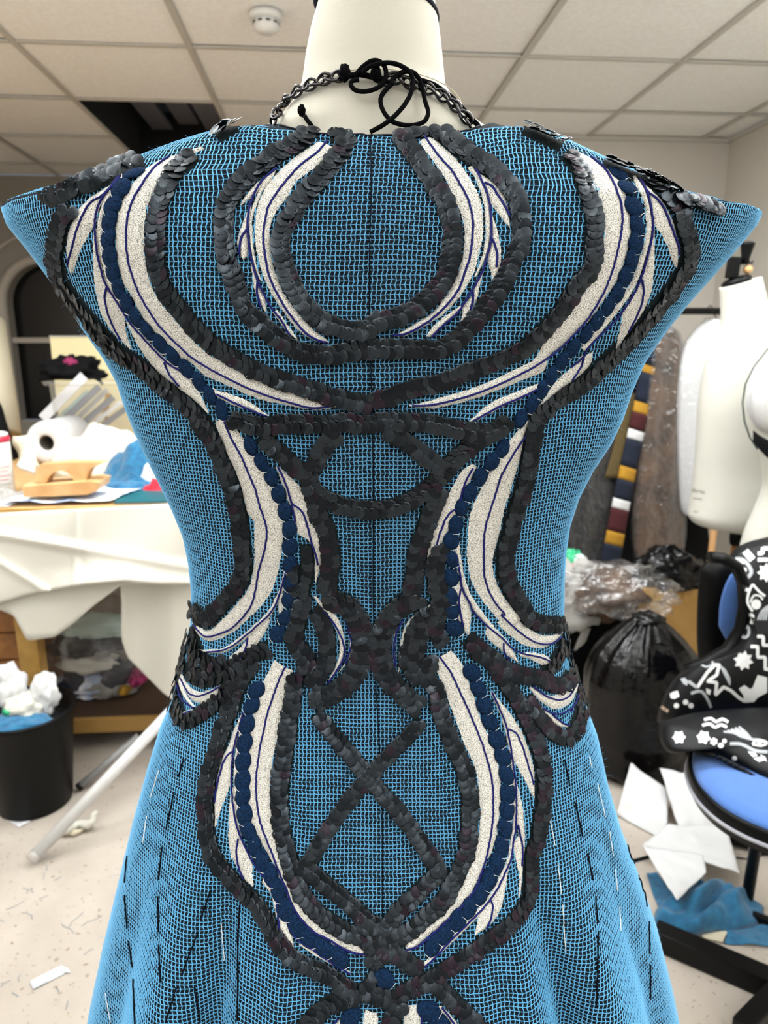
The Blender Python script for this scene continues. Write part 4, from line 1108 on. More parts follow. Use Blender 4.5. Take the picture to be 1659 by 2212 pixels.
MB().lathe(nc + Vector((.012, -.024, .060)), [(.006, 0), (.006, .006), (.002, .008)], 14, rotx(math.pi / 2)).build('screw', M['chain'], f1)
pt = PS(1592, 1150, FS); 
MB().lathe(Vector((pt.x, pt.y, pt.z - .02)), [(.006, -.028), (.019, -.022), (.022, 0), (.022, .03)], 24).build('pole_collar', M['black'], f1)
MB().tube([Vector((pt.x, pt.y, .05)), Vector((pt.x, pt.y, pt.z - .04))], .0125, 16).build('wood_pole', M['oak'], f1)
for k in range(3):
    a = .5 + k * 2 * math.pi / 3
    MB().tube([Vector((pt.x, pt.y, .12)), Vector((pt.x + .13 * math.cos(a), pt.y + .13 * math.sin(a), .08)), Vector((pt.x + .25 * math.cos(a), pt.y + .25 * math.sin(a), .012))], [.013, .012, .010], 10).build('leg', M['oak'], f1)
# the faint stamp on its hip: two lines of small worn letters
def text_mesh(body, size):
    cu = bpy.data.curves.new('stamp', 'FONT'); cu.body = body; cu.size = size; cu.extrude = 0; cu.align_x = 'CENTER'
    o = bpy.data.objects.new('stamp', cu); scene.collection.objects.link(o)
    dg = bpy.context.evaluated_depsgraph_get(); me = bpy.data.meshes.new_from_object(o.evaluated_get(dg))
    V = [v.co.copy() for v in me.vertices]; Fc = [tuple(p.vertices) for p in me.polygons]
    bpy.data.objects.remove(o); bpy.data.meshes.remove(me); return V, Fc
BV1 = BVHTree.FromPolygons([v.co.copy() for v in b1.data.vertices], [tuple(p.vertices) for p in b1.data.polygons])
def stamp(txt, u0, v0, size, rot, m, parent, bv):
    V, Fc = text_mesh(txt, size); out = []
    for p in V:
        x, y = p.x * math.cos(rot) - p.y * math.sin(rot), p.x * math.sin(rot) + p.y * math.cos(rot)
        d = ray(u0 + x, v0 - y).normalized(); loc, nrm, i_, ds = bv.ray_cast(Vector((0, 0, CAM_Z)), d)
        if loc is None: return
        out.append(loc - d * .002)
    mesh_obj('stamp', out, Fc, m, parent, False)
stamp('dures', 1508, 1064, 13, -.20, M['ink'], f1, BV1)
stamp('uones', 1506, 1079, 8, -.15, M['ink'], f1, BV1)
stamp('noo', 1503, 1107, 7, -.1, M['ink'], f1, BV1)

# second wooden stand pole left of it
sp2 = thing('stand_pole', 'wooden pole of an empty stand left of the bare dress form', 'stand', W(.93, 2.5, 0))
pA = PS(1537, 1190, 2.5); MB().tube([Vector((pA.x, pA.y, .03)), Vector((pA.x, pA.y, PS(1537, 1128, 2.5).z))], .012, 14).build('wood_pole', mat('pale_oak', (186, 140, 88), .6), sp2)
MB().box(Vector((pA.x, pA.y, .015)), (.24, .24, .03), ROOM, .006).build('base', M['black'], sp2, False)

f2 = thing('padded_dress_form', 'white dress form with a padded bust and black strap at the right edge', 'dress form', W(1.02, 1.9, 0))
GS = 1.9
rows2 = [(690, 1690, 1800, .05), (730, 1672, 1830, .07), (770, 1655, 1860, .09), (830, 1640, 1880, .10), (900, 1632, 1890, .105), (950, 1640, 1880, .10), (1010, 1650, 1868, .09), (1055, 1652, 1866, .09), (1110, 1632, 1885, .10), (1160, 1612, 1905, .115), (1230, 1596, 1920, .12), (1300, 1590, 1925, .12)]
b2 = px_loft('body', dense(rows2, 5), GS, .1, M['form_cream'], f2, 48)
MB().blob(PS(1675, 850, GS - .03), (.074, .070, .108), .04, 1.2, 2, 40, 26).build('bust_pad', M['white'], f2)
MB().tube([PS(u, v, GS - .035) for u, v in ((1660, 752), (1630, 790), (1610, 830), (1604, 870), (1608, 910), (1620, 945), (1636, 970))], .0022, 8).build('pad_seam', mat('dark_green', (30, 52, 46), .6), f2)
def st_(u, v):
    px_, py_ = 1628 + 190 * u, np.interp(1628 + 190 * u, [1628, 1640, 1700, 1818], [930, 940, 972, 985]) + (np.interp(1628 + 190 * u, [1628, 1660, 1818], [24, 40, 44])) * v
    return PS(px_, py_, GS - .062 - .045 * math.sin(min(1, u * 1.3) * math.pi / 2))
MB().slab(st_, 20, 4, W(0, .003, 0)).build('strap', M['coat'], f2)
pb2 = PS(1757, 1300, GS)
MB().tube([Vector((pb2.x, pb2.y, .03)), Vector((pb2.x, pb2.y, pb2.z + .01))], .016, 14).build('pole', M['black_m'], f2)
MB().lathe(Vector((pb2.x, pb2.y, 0)), [(.17, 0), (.17, .012), (.03, .03)], 32).build('base', M['black_m'], f2)

# bags and boxes on the floor ------------------------------------------
def ground(u, v): return PZ(u, v, 0)
bbp = W(.685, 2.06, 0); bbp = Vector(((1358 - CXP) / F_PX * 2.42, 2.10, 0))
bb = thing('bin_bag', 'large shiny black bin bag standing full on the floor', 'bag', bbp)
def bagfn(rad_fn, H, n=72, m_=34, seed=0):
    rings = []
    for j in range(m_ + 1):
        t = j / m_; z = H * t; rg = []
        for i in range(n):
            a = 2 * math.pi * i / n
            r = rad_fn(t)
            pl = (t ** 2.2) * (math.sin(11 * a + 3 * t) * .05 + math.sin(17 * a + 1.3) * .045 + .05 * mnoise.noise(Vector((math.cos(a) * 6, math.sin(a) * 6, t * 2 + seed))))
            lo = (1 - t) * .05 * mnoise.noise(Vector((math.cos(a) * 2, math.sin(a) * 2, t * 9 + seed)))
            rg.append(Vector((r * (1 + pl + lo) * math.cos(a), r * (1 + pl + lo) * math.sin(a) * .85, z + .012 * mnoise.noise(Vector((math.cos(a) * 3, math.sin(a) * 3, t * 4))))))
        rings.append(rg)
    return rings
HB = PY(1350, 1335, 2.1).z
prof = lambda t: np.interp(t, [0, .06, .2, .45, .62, .75, .86, .94, 1.0], [.145, .172, .180, .184, .182, .165, .125, .080, .040])
MB().loft([[p + bbp for p in rg] for rg in bagfn(prof, HB)]).build('filled_body', M['binbag'], bb)
mb = MB().blob(bbp + Vector((0, 0, HB - .004)), (.05, .045, .022), .35, 2.4, 77, 28, 14)
mb.build('gathered_neck', M['binbag'], bb)
o = MB().blob(PY(1330, 1275, 2.32), (.20, .12, .085), .35, 2.6, 51, 60, 32, None, .25).build('clear_plastic_heap', M['film']); tag(o, 'crumpled clear plastic heap above the black bin bag', 'plastic')
o = MB().blob(PY(1300, 1282, 2.40), (.14, .10, .09), .35, 2.2, 53, 40, 22, None, .25).build('brown_fabric_heap', M['fur']); tag(o, 'brown fabric heap showing through the clear plastic', 'fabric')
o = MB().blob(PY(1440, 1235, 2.42), (.12, .08, .085), .3, 2.4, 55, 40, 22, None, .25).build('dark_plastic_bag', M['binbag']); tag(o, 'dark plastic-wrapped bundle behind the tan paper bag', 'bag')
pbx = thing('paper_bag', 'tan kraft paper bag standing behind the black bin bag', 'paper bag', PY(1450, 1400, 2.4))
a_, b_ = PY(1368, 1272, 2.36), PY(1525, 1268, 2.36); zb0, zt0 = .02, a_.z
wx_ = (b_ - a_).length; mid_ = (a_ + b_) / 2
def pring(z, k): 
    hw, hd = wx_ / 2 * k, .085 * k
    P = [(-hw, -hd), (0, -hd - .006), (hw, -hd), (hw + .0, 0), (hw, hd), (0, hd), (-hw, hd), (-hw + .0, 0)]
    return [Vector((mid_.x + x, mid_.y + .09 + y, z + .006 * math.sin(x * 40))) for x, y in P]
MB().loft([pring(zb0, .96), pring(.3, 1.0), pring(zt0 - .03, 1.0), pring(zt0, .98), pring(zt0 - .02, .96), pring(zb0 + .02, .93)], True, True).build('paper_wall', M['tan'], pbx, False)
hr = [Vector((mid_.x - .05, mid_.y + .0, zt0 - .03)), Vector((mid_.x - .05, mid_.y, zt0 + .02)), Vector((mid_.x, mid_.y, zt0 + .035)), Vector((mid_.x + .05, mid_.y, zt0 + .02)), Vector((mid_.x + .05, mid_.y, zt0 - .03))]
MB().tube(hr, .003, 8).build('handle', M['tan'], pbx)
xm = thing('festive_decoration', 'green and red festive decoration beside the dress at waist height', 'decoration', PY(1238, 1230, 2.5))
MB().blob(PY(1236, 1232, 2.5), (.05, .05, .07), .4, 3, 61, 32, 18, None, .3).build('green_tinsel', M['green'], xm)
MB().blob(PY(1250, 1212, 2.47), (.028, .02, .025), .3, 3, 62, 24, 14).build('mint_bow', M['mint'], xm)
for k, (u, v) in enumerate(((1232, 1250), (1240, 1232), (1222, 1262))): MB().blob(PY(u, v, 2.44), (.016, .012, .022), .4, 3, 63 + k, 20, 12).build('red_ribbon', M['red'], xm)
o = MB().blob(PY(1232, 1300, 2.45), (.13, .12, .16), .3, 2.4, 71, 40, 22, None, .2).build('grey_fabric_heap', M['sacking']); tag(o, 'grey fabric heap behind the clear plastic beside the dress', 'fabric')
stc = thing('storage_box', 'black storage box carrying the heap of plastic and fabric', 'box', PY(1320, 1500, 2.5))
bz = PY(1320, 1340, 2.42).z
MB().box(PY(1330, 1500, 2.48) * Vector((1, 1, 0)) + Vector((0, .04, bz / 2)), (.52, .30, bz - .004), ROOM, .01).build('body', M['black'], stc, False)
MB().box(PY(1330, 1500, 2.48) * Vector((1, 1, 0)) + Vector((0, .04, bz + .006)), (.54, .32, .014), ROOM, .004).build('lid', M['black'], stc, False)

# chair ------------------------------------------------------------------
SZ = .50
chair = thing('office_chair', 'blue padded chair in a black shell, carrying the printed bag', 'chair', PZ(1640, 1720, SZ) * Vector((1, 1, 0)))
so = [(1506, 1606), (1494, 1636), (1500, 1672), (1520, 1706), (1558, 1742), (1608, 1772), (1660, 1794), (1730, 1818), (1815, 1800), (1850, 1710), (1830, 1590), (1740, 1530), (1600, 1530), (1530, 1560)]
SO = resample(so + [so[0]], n=80)[:-1]; sc_ = SO.mean(0)
def sring(k, z, dv=0): return [PZ(sc_[0] + (x - sc_[0]) * k, sc_[1] + (y - sc_[1]) * k, SZ) + Vector((0, 0, z)) for x, y in SO]
MB().loft([sring(.97, -.02), sring(1.0, -.006), sring(1.0, .002), sring(.97, .010), sring(.85, .018), sring(.4, .022), sring(.03, .022)]).build('seat_cushion', M['blue_seat'], chair)
MB().loft([sring(.7, -.075), sring(1.0, -.05), sring(1.04, -.03), sring(1.05, -.008), sring(1.045, .002), sring(1.015, .003), sring(1.0, -.01), sring(.9, -.022)]).build('seat_shell', M['black'], chair)
MB().tube([p + Vector((0, 0, -.026)) for p in sring(1.05, 0)], .004, 8, closed=True).build('seat_rim_highlight', mat('highlight_grey', (150, 152, 160), .3), chair)  # grey line drawn in for the highlight along the black rim
def slabpx(outline, s, t0, name, m, par):
    P = resample(outline + [outline[0]], n=70)[:-1]; cc_ = P.mean(0); rings = []
    for k, o_ in ((.8, t0), (.96, t0 * .9), (1.0, t0 * .5), (1.0, 0), (.95, -t0 * .6), (.6, -t0), (.05, -t0 * 1.1)): rings.append([PS(cc_[0] + (x - cc_[0]) * k, cc_[1] + (y - cc_[1]) * k, s + o_) for x, y in P])
    return MB().loft(rings).build(name, m, par)
slabpx([(1512, 1226), (1540, 1206), (1600, 1196), (1720, 1190), (1790, 1220), (1800, 1400), (1740, 1450), (1600, 1452), (1520, 1444), (1506, 1400), (1506, 1300)], 1.66, .03, 'back_shell', M['black'], chair)
slabpx([(1552, 1352), (1556, 1300), (1572, 1252), (1600, 1232), (1720, 1226), (1770, 1260), (1770, 1380), (1700, 1410), (1590, 1400)], 1.625, .012, 'back_cushion', M['blue_seat'], chair)
MB().tube([PS(1700, 1620, 1.50), PS(1700, 1560, 1.62), PS(1700, 1440, 1.69)], .022, 12, flat=.6).build('back_bar', M['black'], chair)
cp = PZ(1720, 1690, SZ)
for dx, dy in ((.10, -.10), (.06, .20), (.34, -.06), (.34, .20)):
    MB().tube([cp + Vector((dx, dy, -.05)), Vector((cp.x + dx * 1.12, cp.y + dy * 1.1, .0))], .014, 12).build('leg', M['black_m'], chair)

# black printed bag draped over the chair: an upper body, a lower flap and a piped border
pbag = thing('printed_bag', 'black drawstring bag printed with white eyes, stars and zigzags on the chair', 'bag', PZ(1600, 1640, .52))
def inflate(outline, s_fn, thick, name, m, nseg=14, bulge=.6):
    """pillow-like body: outline in picture pixels, set at the depth s_fn(u,v), swelling towards and away from the lens"""
    P = resample(outline + [outline[0]], n=90)[:-1]; cx_, cy_ = P.mean(0)
    front, back = [], []
    for k in range(nseg + 1):
        t = 1 - k / nseg * .98
        q = np.stack([cx_ + (P[:, 0] - cx_) * t, cy_ + (P[:, 1] - cy_) * t], -1); h = thick * math.sqrt(max(0, 1 - t ** 2.6))
        wr = [.012 * mnoise.noise(Vector((x * .012, y * .012, 3.3))) * (1 - t) * 2 for x, y in q]
        front.append([PS(x, y, s_fn(x, y) - h - w_) for (x, y), w_ in zip(q, wr)]); back.append([PS(x, y, s_fn(x, y) + h * bulge) for x, y in q])
    rings = list(reversed(back)) + front[1:]
    return MB().loft(rings).build(name, m, pbag)
upo = [(1659, 1160), (1612, 1172), (1578, 1196), (1598, 1232), (1612, 1290), (1606, 1350), (1578, 1402), (1530, 1432), (1480, 1446), (1448, 1478), (1424, 1530), (1424, 1568), (1470, 1572), (1540, 1556), (1620, 1548), (1720, 1560), (1800, 1500), (1810, 1300), (1760, 1180)]
up = inflate(upo, lambda u, v: 1.47 + (1560 - v) * .0003, .085, 'upper_body', M['print_black'])
loo = [(1424, 1560), (1426, 1600), (1448, 1626), (1500, 1618), (1540, 1626), (1590, 1652), (1650, 1690), (1740, 1730), (1800, 1690), (1790, 1560), (1700, 1530), (1600, 1530), (1500, 1540)]
lo_ = inflate(loo, lambda u, v: 1.37 + (1560 - v) * .0011, .055, 'lower_flap', M['print_black'])
MB().tube([PS(u, v, 1.50) for u, v in ((1535, 1204), (1562, 1206), (1590, 1222), (1606, 1260), (1609, 1310), (1600, 1360), (1572, 1404), (1524, 1432), (1480, 1446))], .019, 12, flat=.7).build('piped_border', M['black'], pbag)
zp = [PS(u, v, 1.20 + (1690 - v) * .0011) for u, v in ((1500, 1622), (1545, 1632), (1595, 1658), (1655, 1695), (1700, 1716))]
MB().tube(zp, .006, 8).build('zip_tape', M['black'], pbag)
for k in range(14):
    t = k / 13 * 3.0; i = min(int(t), 2); p = zp[i + 1] * (1 - (t - i)) + zp[min(i + 2, 4)] * (t - i)
    MB().box(p + Vector((0, -.006, .002)), (.004, .004, .006), None).build('zip_tooth', M['chain'], pbag, False)
bvs = [BVHTree.FromPolygons([v.co.copy() for v in o.data.vertices], [tuple(p.vertices) for p in o.data.polygons]) for o in (up, lo_)]
def bhit(u, v):
    d = ray(u, v).normalized(); best = None
    for bv in bvs:
        loc, nrm, i_, ds = bv.ray_cast(Vector((0, 0, CAM_Z)), d)
        if loc is not None and (best is None or ds < best[1]): best = (loc - d * .0012, ds)
    return best[0] if best else None
def flat_print(pts, name='print', m=None, sub=3):
    """filled flat print on the cloth: fan from the centre, every ring laid on the surface"""
    P = np.array(pts, float)
    Q = []
    for i in range(len(P)):
        for t in np.linspace(0, 1, sub, endpoint=False): Q.append(P[i] * (1 - t) + P[(i + 1) % len(P)] * t)
    Q = np.array(Q); cc2 = Q.mean(0); V, Fc = [], []; n_ = len(Q)
    for r in (1, .66, .33, .02):
        for q in Q:
            h = bhit(*(cc2 + (q - cc2) * r))
            if h is None: return
            V.append(h)
    for j in range(3):
        for i in range(n_): Fc.append((j * n_ + i, j * n_ + (i + 1) % n_, (j + 1) * n_ + (i + 1) % n_, (j + 1) * n_ + i))
    mesh_obj(name, V, Fc, m or M['print_white'], pbag, False)
def line_print(pts, w, name='print_line', m=None, smooth=True):
    px = resample(pts, 3.0, smooth=smooth); d = np.gradient(px, axis=0); d /= np.linalg.norm(d, axis=1, keepdims=True) + 1e-9
    V, Fc = [], []
    for p, t in zip(px, d):
        n2 = np.array([-t[1], t[0]]) * w / 2; a, b = bhit(*(p + n2)), bhit(*(p - n2))
        if a is None or b is None: continue
        V += [a, b]
    Fc = [(2 * i, 2 * i + 1, 2 * i + 3, 2 * i + 2) for i in range(len(V) // 2 - 1)]
    if Fc: mesh_obj(name, V, Fc, m or M['print_white'], pbag, False)
def star(u, v, r, k=8, inner=.62, rot=0.0):
    return [(u + (r if i % 2 == 0 else r * inner) * math.cos(rot + math.pi * i / k), v + (r if i % 2 == 0 else r * inner) * math.sin(rot + math.pi * i / k)) for i in range(2 * k)]
def b5(*p): return [(1400 + x / 3.676, 1160 + y / 3.676) for x, y in p]
def b6(*p): return [(1400 + x / 3.676, 1420 + y / 3.676) for x, y in p]
def dot(u, v, r): return [(u + r * math.cos(2 * math.pi * i / 12), v + r * math.sin(2 * math.pi * i / 12)) for i in range(12)]
flat_print(star(1606, 1427, 22, 8, .66, .2), 'star_print'); flat_print(star(1656, 1237, 21, 8, .66), 'star_print')
for (x, y, r) in ((245, 635, 56), (440, 635, 58), (522, 668, 34), (578, 700, 26)): flat_print(star(1400 + x / 3.676, 1420 + y / 3.676, r / 3.676, 6, .72, x), 'star_print')
for (x, y, r) in ((298, 356, 22), (340, 384, 22), (225, 384, 22), (685, 804, 20), (606, 664, 18)): flat_print(dot(1400 + x / 3.676, 1420 + y / 3.676, r / 3.676), 'dot_print')
for (x, y, r) in ((660, 142, 24), (764, 262, 20), (735, 600, 24)): flat_print(dot(1400 + x / 3.676, 1160 + y / 3.676, r / 3.676), 'dot_print')
line_print(b5((865, 790), (915, 790), (915, 860), (960, 860)), 7, 'zigzag_print', None, False); line_print(b5((815, 870), (870, 870), (870, 955), (930, 955), (930, 1050), (985, 1050)), 7, 'zigzag_print', None, False)
line_print(b5((870, 180), (955, 180)), 8, 'zigzag_print', None, False); line_print(b5((870, 130), (910, 130), (910, 90), (985, 90)), 8, 'zigzag_print', None, False)
line_print(b5((770, 110), (830, 180)), 15, 'bar_print', None, False)
# eye with lashes
line_print(b5((830, 375), (800, 440), (790, 520), (830, 590)), 5, 'eye_print'); line_print(b5((830, 375), (880, 430), (930, 470)), 5, 'eye_print'); line_print(b5((810, 520), (840, 465), (890, 470), (910, 500)), 4, 'eye_print')
flat_print(dot(*b5((858, 535))[0], 11), 'pupil_print'); line_print(b5((775, 415), (800, 425)), 7, 'lash_print'); line_print(b5((740, 515), (790, 515)), 6, 'lash_print'); line_print(b5((735, 600), (800, 565)), 5, 'lash_print')
for k in range(4): line_print(b5((870 + 22 * k, 660), (900 + 16 * k, 590), (950 + 8 * k, 545)), 3.5, 'lash_print', M['print_grey'])
line_print(b5((790, 620), (830, 625), (820, 690)), 7, 'lash_print')
# faint scrolls
line_print(b5((655, 190), (700, 175), (760, 185), (800, 230), (820, 280), (790, 320), (755, 320)), 8, 'scroll_print', M['print_grey'])
line_print(b5((700, 175), (735, 200), (770, 205)), 4, 'scroll_print')
for pts in (b5((650, 850), (690, 760), (700, 800), (650, 850)), b5((735, 750), (790, 710), (800, 770), (760, 800), (735, 750))): line_print(pts, 6, 'scroll_print', M['print_grey'])
for k in range(4): line_print(b5((500 + 26 * k, 910), (520 + 26 * k, 850), (540 + 26 * k, 800)), 7, 'finger_print', M['print_grey'])
line_print(b5((405, 975), (440, 950), (490, 985), (520, 1000), (470, 1030), (420, 1010), (405, 975)), 4, 'eye_print', M['print_grey']); flat_print(dot(*b5((455, 985))[0], 6), 'pupil_print')
flat_print(b5((545, 960), (560, 915), (600, 950), (640, 900), (655, 950), (630, 990), (590, 985)), 'leaf_print')
line_print(b6((390, 240), (470, 120), (530, 60), (565, 60), (545, 140), (470, 190), (545, 200), (535, 300), (600, 235), (660, 265), (720, 320), (770, 350)), 7, 'bolt_print', None, False)
line_print(b6((320, 190), (390, 240)), 7, 'bolt_print', M['print_grey'])
for k in range(4): line_print(b6((570 + 12 * k, 60 + 10 * k), (610 + 12 * k, 140 + 8 * k), (650, 220)), 3, 'bolt_print', M['print_grey'])
flat_print(b6((720, 250), (765, 220), (775, 270), (830, 240), (870, 140), (945, 160), (945, 280), (870, 320), (840, 355), (770, 360), (755, 300)), 'moon_print')
line_print(b6((340, 285), (420, 270), (470, 330), (500, 400)), 6, 'scroll_print', M['print_grey']); flat_print(b6((170, 280), (235, 265), (250, 310), (210, 330), (180, 325)), 'leaf_print'); flat_print(b6((460, 245), (500, 260), (490, 300), (465, 285)), 'leaf_print')
for (x, y) in ((300, 60), (285, 120), (290, 190)): flat_print([(1400 + (x + dx) / 3.676, 1420 + (y + dy) / 3.676) for dx, dy in ((-35, -20), (0, -30), (30, 0), (20, 35), (-10, 20))], 'leaf_print', M['print_grey'])
line_print(b6((445, 495), (500, 485), (540, 510), (590, 490), (635, 515)), 6, 'wave_print'); line_print(b6((430, 540), (490, 528), (530, 555), (580, 535), (625, 555)), 6, 'wave_print')
for k in range(5): line_print(b6((600 + 30 * k, 590 - 10 * k), (680 + 25 * k, 600), (740 + 22 * k, 630 + 6 * k), (820 + 10 * k, 650)), 4.5, 'lash_print', M['print_grey'])
line_print(b6((650, 685), (740, 690), (850, 740), (950, 750)), 7, 'wave_print', M['print_grey']); line_print(b6((830, 690), (860, 655), (920, 665), (945, 680), (900, 700), (830, 690)), 5, 'eye_print'); flat_print(dot(*b6((885, 668))[0], 6), 'pupil_print')
for pts in (b6((790, 745), (850, 755), (870, 785), (830, 790)), b6((835, 800), (890, 790), (930, 815), (880, 830)), b6((890, 770), (930, 790), (945, 830), (905, 800))): flat_print(pts, 'leaf_print')
line_print(b6((80, 270), (100, 380), (160, 430)), 7, 'scroll_print', mat('print_tan', (150, 130, 112), .7))

# floor on the right: white cloth pieces, blue offcuts, black base rails ---------------
def fq(name, label, pts, m, amp, seed, cat='fabric', freq=9, z=.002, nu=18, nv=18, lift={}):
    o = quad_sheet(name, [PS(u, v, lift[k]) if k in lift else PZ(u, v, z) for k, (u, v) in enumerate(pts)], m, None, nu, nv, amp, freq, seed); tag(o, label, cat); return o
fq('white_cloth_piece', 'white cloth piece with a pointed top left of the other white pieces', [(1332, 1762), (1362, 1655), (1442, 1712), (1440, 1820)], M['white'], .012, 21, lift={1: 1.86, 2: 1.80})
fq('white_cloth_piece', 'white cloth piece with raised corner nearest the blue chair seat', [(1424, 1666), (1490, 1672), (1600, 1790), (1470, 1802)], M['white'], .012, 22, z=.022, lift={0: 1.84, 1: 1.82})
fq('white_cloth_piece', 'largest white cloth piece, spread over the blue wool offcut', [(1388, 1826), (1445, 1782), (1566, 1790), (1598, 1888)], M['white'], .014, 23, z=.05)
fq('white_cloth_piece', 'white cloth piece pointing down over the blue wool offcut', [(1388, 1830), (1520, 1850), (1525, 1888), (1462, 1948)], M['white'], .008, 24, z=.075)
o = heap(PZ(1535, 1968), .135, .075, .085, 5, 6.0, .3, z0=.002).build('blue_wool_offcut', M['teal']); tag(o, 'crumpled teal blue wool offcut behind the black floor rail', 'fabric')
fq('blue_wool_strip', 'small blue wool piece at the dress hem beside the white cloth', [(1396, 1890), (1420, 1888), (1470, 1950), (1425, 1975)], M['teal'], .012, 25)
fq('blue_wool_piece', 'flat blue wool piece with frayed edge at the right edge of the floor', [(1570, 2000), (1700, 2000), (1690, 2050), (1565, 2040)], M['teal'], .010, 26)
fq('cream_scrap', 'cream fabric scrap between the two blue wool pieces', [(1500, 2002), (1580, 1998), (1560, 2040), (1520, 2026)], M['calico_d'], .006, 27)
rk = thing('floor_rail_frame', 'black steel floor rails of a rack base at the lower right', 'rack base', PZ(1550, 2060))
def rail_(pa, pb, z, w, h, nm):
    A, B = PZ(*pa, z), PZ(*pb, z); d = B - A; L_ = d.length; a = math.atan2(d.y, d.x)
    MB().box((A + B) / 2, (L_, w, h), rotz(a), .004).build(nm, M['black_m'], rk, False)
rail_((1415, 2018), (1790, 2178), .028, .045, .05, 'front_rail'); rail_((1555, 1798), (1760, 1850), .028, .035, .04, 'rear_rail'); rail_((1580, 1962), (1780, 2035), .012, .018, .02, 'inner_rail')
rail_((1600, 2235), (1700, 2130), .03, .04, .055, 'end_rail')
cbl = thing('black_cable', 'thin black cable on the floor beside the white cloth', 'cable', PZ(1385, 1855))
MB().tube([PZ(u, v, .005) for u, v in ((1300, 1850), (1340, 1858), (1372, 1858), (1395, 1852), (1420, 1840))], .004, 8).build('flex', M['black'], cbl)
MB().tube([PZ(u, v, .004) for u, v in ((1590, 1852), (1620, 1856), (1645, 1846), (1680, 1844))], .002, 6).build('thin_end', M['black'], cbl)
